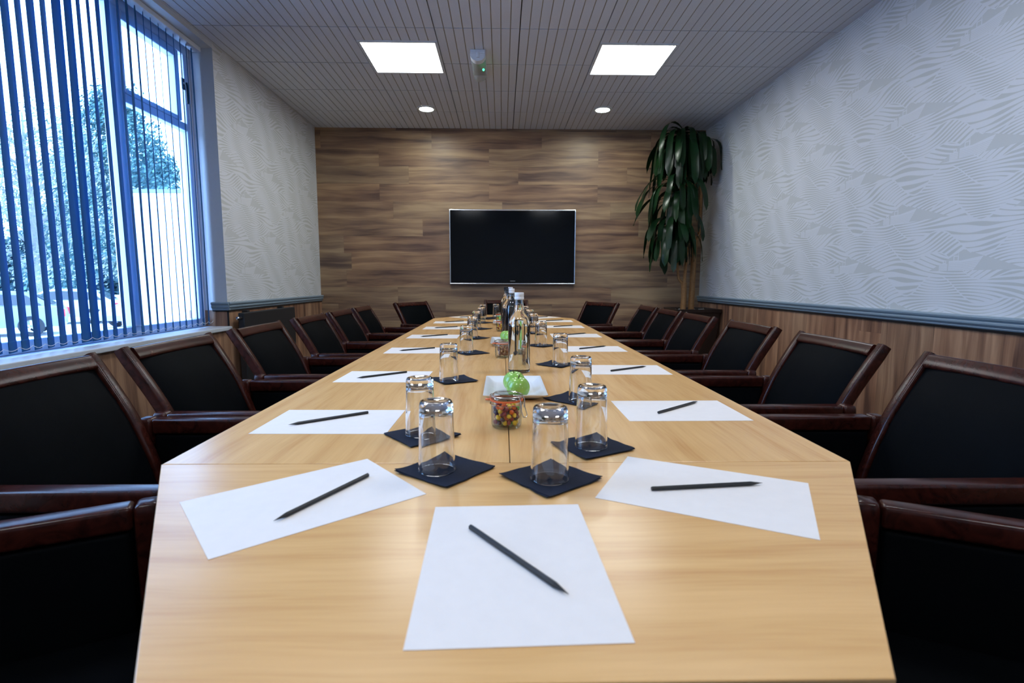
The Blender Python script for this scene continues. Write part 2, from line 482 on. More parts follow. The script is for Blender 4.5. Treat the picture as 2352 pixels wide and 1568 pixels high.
# ceiling: slotted tiles in a 600 mm grid; the light panels take whole tiles
PANELS = [(-0.774, 4.355), (1.026, 4.355), (-0.774, 1.955), (1.026, 1.955), (-0.774, -0.445), (1.026, -0.445)]
bm = bmesh.new()
gx = [-2.274 + 0.6 * i for i in range(9)]
gy = [YF - 0.145 + 0.6 * i for i in range(16)]
for x in gx[:-1]:
    for y in gy[:-1]:
        cx, cy = x + 0.3, y + 0.3
        if any(abs(cx - a) < 0.1 and abs(cy - b) < 0.1 for a, b in PANELS): continue
        y0, y1 = max(y + 0.0052, YF), min(y + 0.5948, YB)
        for k in range(9):
            a, b = x + k * 0.6 / 9, x + (k + 1) * 0.6 / 9
            e0 = 0.0038 if k == 0 else 0.0034; e1 = 0.0038 if k == 8 else 0.0034
            a2, b2 = max(a + e0, XL), min(b - e1, XR)
            if b2 - a2 > 0.004 and y1 - y0 > 0.01: box(bm, a2, b2, y0, y1, ZC, ZC + 0.03)
            if k and a - 0.0032 > XL and a + 0.0032 < XR:             # shallow groove floor, running over the joint
                n0 = len(bm.faces); box(bm, a - 0.0034, a + 0.0034, y0 - 0.0052, y1 + 0.0052, ZC + 0.0032, ZC + 0.03)
                bm.faces.ensure_lookup_table()
                for f in bm.faces[n0:]: f.material_index = 2
nf = len(bm.faces)
box(bm, XL - 0.3, XR + 0.1, YF - 0.1, YB + 0.1, ZC + 0.03, ZC + 0.06)
bm.faces.ensure_lookup_table()
for f in bm.faces[nf:]: f.material_index = 1
struct('ceiling', bm, [M['ceiling'], M['void'], M['groove']])

struct('wall_back', bx(XL - 0.1, XR + 0.1, YB, YB + 0.1, 0, ZC + 0.03), M['back_wood'])
struct('wall_front', bx(XL - 0.3, XR + 0.1, YF - 0.1, YF, 0, ZC + 0.03), M['white_paint'])

w = struct('wall_right', bx(XR, XR + 0.1, YF, YB, Z0, ZC + 0.03), M['paper_right'])
struct('dado_panel', bx(XR - 0.004, XR + 0.1, YF, YB, 0, Z0), M['side_wood'], w)
w = struct('wall_left', bx(XL - 0.30, XL, YP, YB, Z0, ZC + 0.03), [M['paper_left'], M['white_paint']])
for p in w.data.polygons:
    if p.normal.y < -0.9: p.material_index = 1
struct('dado_panel', bx(XL - 0.30, XL + 0.004, YP + 0.004, YB, 0, Z0), M['side_wood'], w)
struct('return_panel', bx(XL - 0.30, XL - 0.006, YP - 0.002, YP + 0.004, ZS, Z0), M['end_wood'], w)
struct('corner_strip', bx(XL - 0.006, XL + 0.006, YP - 0.004, YP + 0.006, ZS, Z0, 0.002), M['black_trim'], w)
struct('panel_under_sill', bx(XL - 0.30, XL, 0.6, YP + 0.004, 0, ZS - 0.03), M['side_wood'], w)
struct('solid_section', bx(XL - 0.30, XL, YF, 0.6, 0, ZC + 0.03), M['paper_left'], w)
struct('window_head', bx(XL - 0.30, XL, 0.6, YP, 2.79, ZC + 0.03), M['white_paint'], w)

def rail_profile(sx):
    pts = [(0, 0), (0.012, 0), (0.016, 0.006), (0.014, 0.012), (0.020, 0.016), (0.026, 0.024), (0.026, 0.032), (0.022, 0.037), (0.024, 0.042), (0.030, 0.047), (0.032, 0.056), (0.026, 0.063), (0, 0.065)]
    return [(a * sx, Z0 + b) for a, b in pts]
bm = bmesh.new(); sweep(bm, [[(XR + a, y, z) for a, z in rail_profile(-1)] for y in (YF, YB)])
struct('trim_1', bm, M['rail_paint'])
bm = bmesh.new(); sweep(bm, [[(XL + a, y, z) for a, z in rail_profile(1)] for y in (YP - 0.02, YB)])
struct('trim_2', bm, M['rail_paint'])
bm = bmesh.new(); sweep(bm, [[(x, YP - a, z) for a, z in rail_profile(1)] for x in (XL - 0.115, XL + 0.02)])
struct('trim_3', bm, M['rail_paint'])
struct('shadow_strip_1', bx(XR - 0.012, XR - 0.003, YF, YB, Z0 - 0.012, Z0), M['black_trim'])  # black strip standing in for the shadow gap under the rail
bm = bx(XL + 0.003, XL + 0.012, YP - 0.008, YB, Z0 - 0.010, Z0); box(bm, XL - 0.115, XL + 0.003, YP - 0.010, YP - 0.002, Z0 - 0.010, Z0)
struct('shadow_strip_2', bm, M['black_trim'])  # shade below the window-side rail and its return, modelled as black strips

# window: board, frame, opening light, panes
struct('trim_6', bx(XW - 0.05, XL + 0.03, 0.6, YP, ZS - 0.03, ZS, 0.006), M['white_paint'])
win = bpy.data.objects.new('window_1', None); COL.objects.link(win); win['kind'] = 'structure'; win['label'] = 'tall white framed window with one narrow opening light'
bm = bmesh.new()
fz0, fz1, fx0, fx1 = ZS, 2.79, XW - 0.035, XW + 0.035
box(bm, fx0, fx1, 0.6, YP, fz0, fz0 + 0.065, 0.006)
box(bm, fx0, fx1, 0.6, YP, fz1 - 0.075, fz1, 0.006)
box(bm, fx0, fx1, 0.6, 0.66, fz0 + 0.065, fz1 - 0.075, 0.006)
box(bm, fx0, fx1, YP - 0.075, YP, fz0 + 0.065, fz1 - 0.075, 0.006)
box(bm, fx0, fx1 + 0.01, 3.315, 3.395, fz0 + 0.065, fz1 - 0.075, 0.008)
box(bm, fx0, fx1, 1.75, 1.84, fz0 + 0.065, fz1 - 0.075, 0.006)
box(bm, fx0 + 0.01, fx1, 3.395, YP - 0.075, 2.170, 2.225, 0.006)
obj('window_frame', bm, M['pvc'], win)
bm = bmesh.new()
for a in ((3.388, 3.416, 2.225, 2.71), (3.930, 3.98, 2.225, 2.71), (3.416, 3.930, 2.225, 2.252), (3.416, 3.930, 2.655, 2.71)):
    box(bm, XW - 0.02, XW + 0.045, a[0], a[1], a[2], a[3], 0.006)
obj('sash', bm, M['pvc'], win)
for y0, y1, z0, z1 in ((0.66, 1.75, 0.78, 2.715), (1.84, 3.315, 0.78, 2.715), (3.395, 4.055, 0.78, 2.170), (3.416, 3.930, 2.252, 2.655)):
    obj('pane', bx(XW - 0.003, XW + 0.003, y0, y1, z0, z1), M['pane'], win)
bm = bmesh.new()
tube(bm, [(XW + 0.035, 4.03, 2.50), (XW + 0.060, 4.03, 2.50), (XW + 0.065, 4.03, 2.47), (XW + 0.063, 4.032, 2.36)], [0.013, 0.013, 0.010, 0.008], 8)
box(bm, XW + 0.034, XW + 0.042, 4.015, 4.045, 2.46, 2.54, 0.003)
obj('window_handle', bm, M['black_trim'], win)

# vertical blind
blind = thing('vertical_blind', 'blue fabric vertical blind with angled slats hanging in the window', 'blind', (-2.27, 3.0, ZS))
box_h = bx(-2.30 + 2.27, -2.235 + 2.27, 1.65 - 3.0, YP - 0.015 - 3.0, 2.755 - ZS, 2.788 - ZS, 0.004)
obj('headrail', box_h, M['pvc'], blind)
slat_y = []
y = 1.83
rnd = random.Random(3)
ys = [1.83, 1.905, 1.98, 2.055, 2.13, 2.205, 2.28, 2.355, 2.432, 2.50, 2.567, 2.638, 2.709, 2.782, 2.862, 2.935, 3.005, 3.078, 3.152, 3.228, 3.31, 3.387, 3.462, 3.537, 3.612, 3.687, 3.762, 3.837, 3.912, 3.987, 4.055]
for i, y in enumerate(ys):
    ang = R(25 + rnd.uniform(-2.0, 2.0))
    if abs(y - 2.862) < 0.01: ang = R(12)
    if abs(y - 2.935) < 0.01: ang = R(14)
    if y > 3.3: ang = R(27 + rnd.uniform(-3.0, 2.5))
    bm = bmesh.new(); hw = 0.0445
    secs = []
    tw = R(rnd.uniform(-4, 4))
    for z, t in ((2.757, 0.25), (2.73, 0.9), (2.70, 1.0), (2.2, 1.0), (1.5, 1.0), (0.79, 1.0), (0.785, 1.0), (0.735, 1.0)):
        a = ang + tw * (z - 0.75) / 2.0
        th = 0.0022 if z < 0.787 else 0.0007
        ux, uy = -math.sin(a), math.cos(a); nx, ny = math.cos(a), math.sin(a)
        h = hw * t; cx = 0.003 * math.sin(z * 2 + i)
        secs.append([(cx + ux * q * h + nx * (k * th + 0.002 * (1 - q * q)), uy * q * h + ny * (k * th + 0.002 * (1 - q * q)), z - ZS)
                     for q, k in ((-1, 1), (0, 1), (1, 1), (1, -1), (0, -1), (-1, -1))])
    sweep(bm, secs)
    obj('slat', bm, M['slat'], blind, (0, y - 3.0, 0), smooth=False)
bm = bmesh.new()
for a, b in zip(ys, ys[1:]):
    for dx in (0.012,):
        pts = [(dx + 0.02, a - 3.0 + (b - a) * k / 6, 0.745 - ZS + 0.016 - 0.014 * math.sin(PI * k / 6)) for k in range(7)]
        tube(bm, pts, 0.0013, 5)
obj('bead_chain', bm, M['pvc'], blind)

# ------------------------------------------------------------------ lamps
group_p = 'square ceiling light panels'
def light_panel(name, label):
    t = thing(name, label, 'ceiling light', (0, 0, 0), 0, group_p)
    bm = bmesh.new()
    for q in ((-0.298, 0.298, -0.298, -0.275), (-0.298, 0.298, 0.275, 0.298), (-0.298, -0.275, -0.275, 0.275), (0.275, 0.298, -0.275, 0.275)):
        box(bm, q[0], q[1], q[2], q[3], -0.006, 0.012, 0.002)
    obj('panel_frame', bm, M['white_paint'], t)
    obj('diffuser', bx(-0.275, 0.275, -0.275, 0.275, -0.001, 0.008), M['led'], t)
    return t
p0 = light_panel('ceiling_light_panel', 'square lit ceiling panel nearer the window, in the row before the downlights')
names = [None, 'square lit ceiling panel nearer the boat wallpaper wall, in the row before the downlights',
         'square lit ceiling panel above the middle of the table, window half', 'square lit ceiling panel above the middle of the table, wallpaper half',
         'square lit ceiling panel above the open table end, window half', 'square lit ceiling panel above the open table end, wallpaper half']
for i, (x, y) in enumerate(PANELS):
    if i == 0: p0.location = (x, y, ZC)
    else: dup(p0, names[i], (x, y, ZC))
d0 = thing('downlight', 'round lit ceiling downlight in front of the wood wall, nearer the window', 'downlight', (-0.775, 5.57, ZC), 0, 'round ceiling downlights')
bm = bmesh.new(); lathe(bm, [(0.070, 0.0), (0.070, -0.006), (0.082, -0.010), (0.096, -0.006), (0.098, 0.0)], 40)
obj('rim_ring', bm, M['white_paint'], d0, smooth=True)
bm = bmesh.new(); lathe(bm, [(0, -0.004), (0.070, -0.004), (0.070, -0.0005), (0, -0.0005)], 40)
obj('lens', bm, M['spot'], d0)
dup(d0, 'round lit ceiling downlight in front of the wood wall, nearer the plant', (1.035, 5.55, ZC))

em = thing('emergency_light', 'slim clear emergency light with a green indicator on the ceiling', 'emergency light', (-0.185, 4.40, ZC))
obj('base_tray', bx(-0.058, 0.058, -0.22, 0.215, -0.030, 0.0, 0.006), M['pvc'], em)
bm = bmesh.new(); sec = lambda y: [(a, y, -0.030 + min(0.0, b)) for a, b in [(0.056 * math.cos(PI * k / 10), -0.052 * math.sin(PI * k / 10)) for k in range(11)]]
sweep(bm, [sec(-0.150), sec(0.21)])
obj('clear_cover', bm, M['clear_cover'], em, smooth=True)
bm = bmesh.new(); sweep(bm, [[(a * 1.06, y, -0.030 + (b + 0.03) * 1.04) for a, y, b in sec(yy)] for yy in (-0.215, -0.151)])
box(bm, -0.012, 0.012, -0.224, -0.214, -0.06, -0.02, 0.002)
obj('end_cap', bm, M['pvc'], em, smooth=True)
bm = bmesh.new(); bmesh.ops.create_uvsphere(bm, u_segments=10, v_segments=6, radius=0.009)
obj('indicator', bm, M['green_led'], em, (0.036, 0.0, -0.064))

# ------------------------------------------------------------------ television
tv = thing('television', 'large black flat screen television with a silver rim on the wood wall', 'television', (0.1255, YB, 1.036))
TWd, THt = 0.743, 0.870
bm = bmesh.new()
for q in ((-TWd, TWd, 0, 0.014), (-TWd, TWd, THt - 0.014, THt), (-TWd, -TWd + 0.012, 0.014, THt - 0.014), (TWd - 0.012, TWd, 0.014, THt - 0.014)):
    box(bm, q[0], q[1], -0.062, -0.02, q[2], q[3], 0.003)
obj('silver_frame', bm, M['silver'], tv)
obj('back_case', bx(-TWd + 0.01, TWd - 0.01, -0.045, -0.001, 0.01, THt - 0.01), M['black_trim'], tv)
obj('screen', bx(-TWd + 0.012, TWd - 0.012, -0.055, -0.046, 0.014, THt - 0.014), M['screen'], tv)
bm = bmesh.new()
for k in range(7): box(bm, -0.030 + k * 0.0088, -0.030 + k * 0.0088 + 0.0062, -0.0565, -0.0551, 0.036, 0.043)
obj('logo', bm, M['logo'], tv)

# ------------------------------------------------------------------ radiator
rad = thing('radiator', 'dark flat panel radiator under the dado rail beside the window pier', 'radiator', (XL + 0.006, 4.7, 0))
obj('panel', bx(0.045, 0.095, -0.52, 0.50, 0.14, 0.815, 0.006), M['radiator'], rad)
for yy in (-0.35, 0.33): obj('bracket', bx(0.004, 0.05, yy - 0.02, yy + 0.02, 0.20, 0.828, 0.003), M['radiator'], rad)
bm = bmesh.new(); tube(bm, [(0.07, -0.515, 0.775), (0.07, -0.56, 0.775)], 0.012, 10); obj('valve_stem', bm, M['radiator'], rad)
bm = bmesh.new(); bmesh.ops.create_uvsphere(bm, u_segments=16, v_segments=10, radius=0.016); obj('bleed_cap', bm, M['silver'], rad, (0.07, -0.572, 0.775), smooth=True)
for yy in (-0.45, 0.42):
    bm = bmesh.new(); tube(bm, [(0.07, yy, 0.15), (0.07, yy, 0.0)], 0.009, 10); obj('pipe', bm, M['radiator'], rad)

# ------------------------------------------------------------------ seats round the table: names of the places
ORD = ['first', 'second', 'third', 'fourth', 'fifth', 'sixth']
SIDE_L = {2: 5, 3: 4, 4: 3, 5: 2, 6: 1, 7: 0}
def place(code):
    side, n = code[0], int(code[1])
    if code == 'C0': return 'at the middle of the open table end'
    if code == 'F0': return 'at the middle of the television end of the table'
    where = 'window' if side == 'L' else 'wallpaper'
    if n == 1: return f'at the {where} side corner of the open table end'
    if n == 8: return f'at the {where} side corner of the television end'
    return f'{ORD[SIDE_L[n]]} from the television along the {where} side'

# ------------------------------------------------------------------ table: six oblong halves and two trapezoid ends
def table(name, label, poly, mat, loc, legs):
    t = thing(name, label, 'table', (*loc, 0), 0, 'sections of the conference table')
    inset = []
    bm = bmesh.new(); prism(bm, poly, TZ - 0.025, TZ)
    bmesh.ops.bevel(bm, geom=[e for e in bm.edges if abs(e.verts[0].co.z - e.verts[1].co.z) < 1e-5 and e.verts[0].co.z > TZ - 0.01], offset=0.0012, segments=2, profile=0.5, affect='EDGES')
    me = obj('tabletop', bm, [mat, M['beech_edge']], t)
    for p in me.data.polygons:
        if abs(p.normal.z) < 0.3: p.material_index = 1
    for x, y in legs:
        bm = bmesh.new(); tube(bm, [(x, y, 0), (x, y, TZ - 0.025)], 0.025, 14); obj('leg', bm, M['black_trim'], t, smooth=True)
    for yy in sorted({p[1] for p in legs}):
        xs = [p[0] for p in legs if p[1] == yy]
        obj('under_rail', bx(min(xs) + 0.022, max(xs) - 0.022, yy - 0.015, yy + 0.015, TZ - 0.065, TZ - 0.0255), M['black_trim'], t)
    return t
hw = (TX1 - TX0) / 2
g = 0.0008
for k in range(3):
    for sgn, nm in ((-1, 'window'), (1, 'wallpaper')):
        cx = TXC + sgn * hw / 2; cy = TY0 + TL * (k + 0.5)
        a, b = hw / 2 - g, TL / 2 - g
        pos = ['farthest-from-television', 'middle', 'television-end'][k]
        table('conference_table', f'beech oblong table section, {["the one farthest from the television", "the middle one of three", "the one closest to the television"][k]} on the {nm} side',
              [(-a, -b), (a, -b), (a, b), (-a, b)], M['beech_y'], (cx, cy), [(-sgn * (a - 0.06), -b + 0.09), (sgn * (a - 0.24), -b + 0.09), (-sgn * (a - 0.06), b - 0.09), (sgn * (a - 0.24), b - 0.09)])
EZ = 0.523
table('conference_table', 'beech trapezoid table section at the open end, crosswise grain, under three loose sheets', [(-hw, 0 - g), (-hw + 0.314, -EZ), (hw - 0.314, -EZ), (hw, 0 - g)], M['beech_x'], (TXC, TY0), [(-0.30, -0.07), (0.30, -0.07), (-0.13, -EZ + 0.27), (0.13, -EZ + 0.27)])
table('conference_table', 'beech trapezoid table section closing the television end', [(-hw, g), (hw, g), (hw - 0.314, EZ), (-hw + 0.314, EZ)], M['beech_x'], (TXC, TY0 + 3 * TL), [(-0.30, 0.07), (0.30, 0.07), (-0.13, EZ - 0.27), (0.13, EZ - 0.27)])

# ------------------------------------------------------------------ chairs
CURVE = [(0.30, -0.155), (0.40, -0.165), (0.50, -0.185), (0.58, -0.212), (0.67, -0.250), (0.73, -0.283), (0.78, -0.313), (0.83, -0.344), (0.868, -0.368)]
def yc(z):
    if z <= CURVE[0][0]: return CURVE[0][1]
    for (a, p), (b, q) in zip(CURVE, CURVE[1:]):
        if z <= b: return p + (q - p) * (z - a) / (b - a)
    return CURVE[-1][1]
def norm_at(z):
    d = Vector((0, yc(z + 0.02) - yc(z - 0.02), 0.04)).normalized()
    return Vector((0, d.z, -d.y))                                   # points to the front
def make_chair(label):
    t = thing('armchair', label, 'chair', (0, 0, 0), 0, 'mahogany armchairs round the table')
    # seat cushion
    bm = bx(-0.235, 0.235, -0.20, 0.255, 0.35, 0.455, 0.03, 3); obj('seat', bm, M['leather'], t, smooth=True)
    bm = bx(-0.232, 0.232, -0.19, 0.235, 0.28, 0.35, 0.004); obj('seat_rail', bm, M['mahogany'], t)
    # padded back following the curve of the posts
    bm = bmesh.new(); secs = []
    zs = [0.40 + 0.425 * i / 14 for i in range(15)]
    for i, z in enumerate(zs):
        n = norm_at(z); c = Vector((0, yc(z), z)); e = min(i, 14 - i, 2) / 2.0
        wdt = 0.200 + 0.014 * (z - 0.4) / 0.45
        puff = 0.012 + 0.016 * min(1, min(i, 14 - i) / 3.0)
        ring = []
        for q in [-1, -0.97, -0.8, -0.4, 0, 0.4, 0.8, 0.97, 1]:
            ring.append(c + Vector((q * wdt, 0, 0)) + n * (puff * (1 - abs(q) ** 6) + 0.004))
        for q in [1, 0.8, 0, -0.8, -1]: ring.append(c + Vector((q * wdt, 0, 0)) - n * 0.018)
        secs.append(ring)
    sweep(bm, secs); obj('backrest', bm, M['leather'], t, smooth=True)
    # top rail, gently crowned
    bm = bmesh.new(); secs = []
    for k in range(9):
        x = -0.208 + 0.416 * k / 8
        z = 0.836; n = norm_at(0.836); c = Vector((x, yc(z), z)); up = Vector((0, -n.z, n.y))
        cr = 0.002 * (1 - (k / 4 - 1) ** 2)
        secs.append([c + n * (a + 0.004) + up * (b + cr) for a, b in fillet_rect(0.036, 0.044, 0.008, 3)])
    sweep(bm, secs); obj('top_rail', bm, M['mahogany'], t, smooth=True)
    # back posts
    for s in (-1, 1):
        bm = bmesh.new(); secs = []
        for i in range(17):
            z = 0.32 + (0.860 - 0.32) * i / 16
            n = norm_at(min(z, 0.85)); c = Vector((s * (0.211 + 0.017 * (z - 0.32) / 0.55), yc(z) if z <= 0.868 else yc(0.868) - 0.003, z))
            tap = 1.0 if i < 16 else 0.9
            secs.append([c + Vector((a * tap, 0, 0)) + n * (b * tap) for a, b in fillet_rect(0.036, 0.038, 0.009, 3)])
        sweep(bm, secs); obj('back_post', bm, M['mahogany'], t, smooth=True)
        # arm: rail between two posts that run down as legs, leather below
        x = s * 0.259
        bm = bx(x - 0.0225, x + 0.0225, -0.209, 0.219, 0.628, 0.672, 0.008, 3); obj('armrest', bm, M['mahogany'], t, smooth=True)
        bm = bx(x - 0.019, x + 0.019, -0.205, 0.215, 0.24, 0.627, 0.010, 3); obj('arm_panel', bm, M['leather'], t, smooth=True)
        for y0, y1, cy in ((0.2205, 0.262, 0.27), (-0.252, -0.2105, -0.26)):
            bm = bmesh.new(); secs = []
            yy = (y0 + y1) / 2; tl = -0.05 if cy < 0 else 0.0
            for z, k, dy in ((0.0, 0.78, tl), (0.24, 0.95, tl * 0.3), (0.45, 1.0, 0), (0.650, 1.0, 0), (0.662, 0.96, 0), (0.670, 0.86, 0), (0.673, 0.70, 0)):
                secs.append([(x + a * k, yy + dy + b * k, z) for a, b in fillet_rect(0.046, y1 - y0, 0.008, 3)])
            sweep(bm, secs); obj('leg', bm, M['mahogany'], t, smooth=True)
    return t

CH = {}
for n, y in zip(range(2, 8), (1.235, 1.82, 2.46, 3.118, 3.70, 4.268)): CH[f'L{n}'] = (-0.80, y, -PI / 2)
for n, y in zip(range(2, 8), (1.245, 1.89, 2.55, 3.24, 3.81, 4.375)): CH[f'R{n}'] = (0.89, y, PI / 2)
CH['L1'] = (-0.745, 0.575, math.atan2(-0.90, 0.436))
CH['R1'] = (0.772, 0.562, math.atan2(0.90, 0.436))
CH['L8'] = (-0.60, 5.00, math.atan2(-0.86, -0.51))
CH['R8'] = (0.70, 5.04, math.atan2(0.86, -0.51))
CH['F0'] = (0.045, 5.42, PI)
chair0 = None
for code, (x, y, rz) in CH.items():
    lab = f'mahogany armchair with black leather pads, {place(code)}'
    if chair0 is None:
        chair0 = make_chair(lab); chair0.location = (x, y, 0); chair0.rotation_euler[2] = rz
    else: dup(chair0, lab, (x, y, 0), rz)

# ------------------------------------------------------------------ sheets of paper and pencils
SH = {'C0': (0.012, 0.582, 1.72 - 90), 'L1': (-0.299, 0.762, -50.8), 'R1': (0.322, 0.783, 63.0),
      'L2': (-0.398, 1.203, 89.1), 'R2': (0.450, 1.298, 90.2), 'L3': (-0.404, 1.781, 89), 'R3': (0.462, 1.917, 88.5),
      'L4': (-0.398, 2.470, 90.9), 'L5': (-0.409, 3.103, 89.8), 'L6': (-0.403, 3.681, 90.8), 'L7': (-0.399, 4.197, 92),
      'R4': (0.446, 2.523, 90.3), 'R5': (0.449, 3.162, 89.1), 'R6': (0.445, 3.785, 89), 'R7': (0.440, 4.335, 88.6),
      'L8': (-0.315, 4.795, 47), 'R8': (0.365, 4.775, -50), 'F0': (0.02, 4.985, 1)}
SH['C0'] = (0.012, 0.582, 1.72); 
def sheet_bm():
    bm = bmesh.new(); n = 6
    top = [[bm.verts.new((-0.105 + 0.21 * i / n, -0.1485 + 0.297 * j / n, 0.0006)) for j in range(n + 1)] for i in range(n + 1)]
    bot = [[bm.verts.new((v.co.x, v.co.y, 0.0002)) for v in r] for r in top]
    for i in range(n):
        for j in range(n):
            bm.faces.new((top[i][j], top[i + 1][j], top[i + 1][j + 1], top[i][j + 1]))
            bm.faces.new((bot[i][j], bot[i][j + 1], bot[i + 1][j + 1], bot[i + 1][j]))
    for i in range(n):
        bm.faces.new((top[i][0], bot[i][0], bot[i + 1][0], top[i + 1][0])); bm.faces.new((top[i][n], top[i + 1][n], bot[i + 1][n], bot[i][n]))
        bm.faces.new((top[0][i], top[0][i + 1], bot[0][i + 1], bot[0][i])); bm.faces.new((top[n][i], bot[n][i], bot[n][i + 1], top[n][i + 1]))
    return bm
s0 = None
for code, (x, y, deg) in SH.items():
    lab = f'blank white sheet of paper {place(code)}'
    if s0 is None:
        s0 = obj('paper_sheet', sheet_bm(), M['sheet'], None, (x, y, TZ), R(deg)); tag(s0, lab, 'paper', 'sheets of paper on the table')
    else: dup(s0, lab, (x, y, TZ), R(deg))

PE = {'C0': ((-0.042, 0.658), (0.069, 0.507)), 'L1': ((-0.225, 0.85), (-0.312, 0.677)), 'R1': ((0.236, 0.782), (0.423, 0.803)),
      'L2': ((-0.334, 1.27), (-0.486, 1.159)), 'R2': ((0.393, 1.262), (0.532, 1.378)), 'L3': ((-0.342, 1.855), (-0.493, 1.735)),
      'R3': ((0.401, 1.873), (0.557, 1.973)), 'L4': ((-0.332, 2.543), (-0.486, 2.436)), 'R4': ((0.378, 2.504), (0.532, 2.613)),
      'L5': ((-0.336, 3.185), (-0.485, 3.071)), 'R5': ((0.380, 3.170), (0.535, 3.275)), 'L6': ((-0.326, 3.759), (-0.477, 3.656)),
      'R6': ((0.373, 3.762), (0.539, 3.868)), 'L7': ((-0.32, 4.30), (-0.470, 4.195)), 'R7': ((0.37, 4.333), (0.528, 4.43)),
      'L8': ((-0.235, 4.86), (-0.395, 4.76)), 'R8': ((0.29, 4.73), (0.435, 4.85))}
# the pencils were read on the table plane; they lie on the sheets
pen0 = None
for code, (a, b) in PE.items():
    d = Vector(b) - Vector(a); mid = (Vector(a) + Vector(b)) / 2; rz = math.atan2(d.y, d.x)
    lab = f'black pencil on the sheet {place(code)}'
    if pen0 is None:
        pen0 = thing('pencil', lab, 'pencil', (mid.x, mid.y, TZ + 0.0008), rz, 'black pencils on the sheets')
        r = 0.0036
        hexa = lambda x, k: [(x, r * k * math.cos(PI / 3 * i + PI / 6), r * math.cos(PI / 6) + r * k * math.sin(PI / 3 * i + PI / 6)) for i in range(6)]
        bm = bmesh.new(); sweep(bm, [hexa(-0.0945, 0.8), hexa(-0.0935, 1.0), hexa(0.073, 1.0)]); obj('barrel', bm, M['pencil'], pen0)
        bm = bmesh.new(); sweep(bm, [hexa(0.073, 1.0), hexa(0.088, 0.32)]); obj('sharpened_cone', bm, M['pencil'], pen0)
        bm = bmesh.new(); sweep(bm, [hexa(0.088, 0.30), hexa(0.0945, 0.05)]); obj('graphite_point', bm, M['graphite'], pen0)
    else: dup(pen0, lab, (mid.x, mid.y, TZ + 0.0008), rz)

# ------------------------------------------------------------------ napkins and upturned tumblers
GL = {'L1': (-0.113, 0.872), 'L2': (-0.175, 1.088), 'L3': (-0.175, 1.690), 'L4': (-0.165, 2.385), 'L5': (-0.172, 3.009), 'L6': (-0.179, 3.613), 'L7': (-0.165, 4.154), 'L8': (-0.169, 4.59), 'F0': (-0.054, 4.74),
      'R1': (0.079, 0.830), 'R2': (0.177, 0.999), 'R3': (0.215, 1.395), 'R4': (0.230, 2.028), 'R5': (0.200, 2.646), 'R6': (0.202, 3.305), 'R7': (0.204, 3.830), 'R8': (0.194, 4.36)}
NK = {'L1': (-0.098, 0.8765, -37.6), 'L2': (-0.171, 1.083, -50), 'L3': (-0.160, 1.710, -62), 'L4': (-0.142, 2.375, -55), 'L5': (-0.155, 3.005, -50), 'L6': (-0.15, 3.60, -40), 'L7': (-0.145, 4.14, -45), 'L8': (-0.125, 4.575, -45), 'F0': (-0.07, 4.73, -45),
      'R1': (0.081, 0.838, -52.7), 'R2': (0.180, 1.004, -63), 'R3': (0.200, 1.425, -43), 'R4': (0.215, 2.035, -37), 'R5': (0.203, 2.650, -44), 'R6': (0.202, 3.31, -50), 'R7': (0.204, 3.83, -45), 'R8': (0.194, 4.36, -45)}
def napkin_mesh(seed):
    """a square paper napkin folded in four: stacked leaves with soft folds and lifted corners"""
    rr = random.Random(seed); bm = bmesh.new(); n = 14; h = 0.0605
    lift = [rr.uniform(0.0, 0.0045) for _ in range(4)]
    off = Vector((rr.uniform(0, 50), rr.uniform(0, 50), 0))
    for layer in range(2):
        base = 0.0003 + layer * 0.0010
        sk = [rr.uniform(-0.003, 0.003) for _ in range(4)]
        def top(u, v):
            x, y = u * h + sk[0] * v, v * h + sk[1] * u
            r = math.hypot(u, v)
            e = max(0.0, max(abs(u), abs(v)) - 0.62) / 0.38
            z = base + e * (0.0006 + 0.0012 * (1 + noise.noise(Vector((u * 2.4, v * 2.4, layer * 0.35)) + off)))
            for c, (su, sv) in enumerate(((1, 1), (-1, 1), (-1, -1), (1, -1))):
                q = max(0, (su * u + sv * v) / 2 - 0.62) / 0.38
                z += lift[c] * q * q * (1.0 if layer else 0.72)
            x += e * 0.0018 * noise.noise(Vector((u * 3, v * 3, 7)) + off); y += e * 0.0018 * noise.noise(Vector((u * 3, v * 3, 11)) + off)
            return Vector((x, y, z))
        T = [[bm.verts.new(top(-1 + 2 * i / n, -1 + 2 * j / n) + Vector((0, 0, 0.0008))) for j in range(n + 1)] for i in range(n + 1)]
        B = [[bm.verts.new(v.co - Vector((0, 0, 0.0008))) for v in row] for row in T]
        for i in range(n):
            for j in range(n):
                bm.faces.new((T[i][j], T[i + 1][j], T[i + 1][j + 1], T[i][j + 1])); bm.faces.new((B[i][j], B[i][j + 1], B[i + 1][j + 1], B[i + 1][j]))
            bm.faces.new((T[i][0], B[i][0], B[i + 1][0], T[i + 1][0])); bm.faces.new((T[i][n], T[i + 1][n], B[i + 1][n], B[i][n]))
            bm.faces.new((T[0][i], T[0][i + 1], B[0][i + 1], B[0][i])); bm.faces.new((T[n][i], B[n][i], B[n][i + 1], T[n][i + 1]))
    return bm
for i, (code, (x, y, deg)) in enumerate(NK.items()):
    o = obj('napkin', napkin_mesh(i + 1), M['napkin'], None, (x, y, TZ), R(deg), smooth=True)
    tag(o, f'navy paper napkin under the tumbler {place(code)}', 'napkin', 'navy napkins on the table')
g0 = None
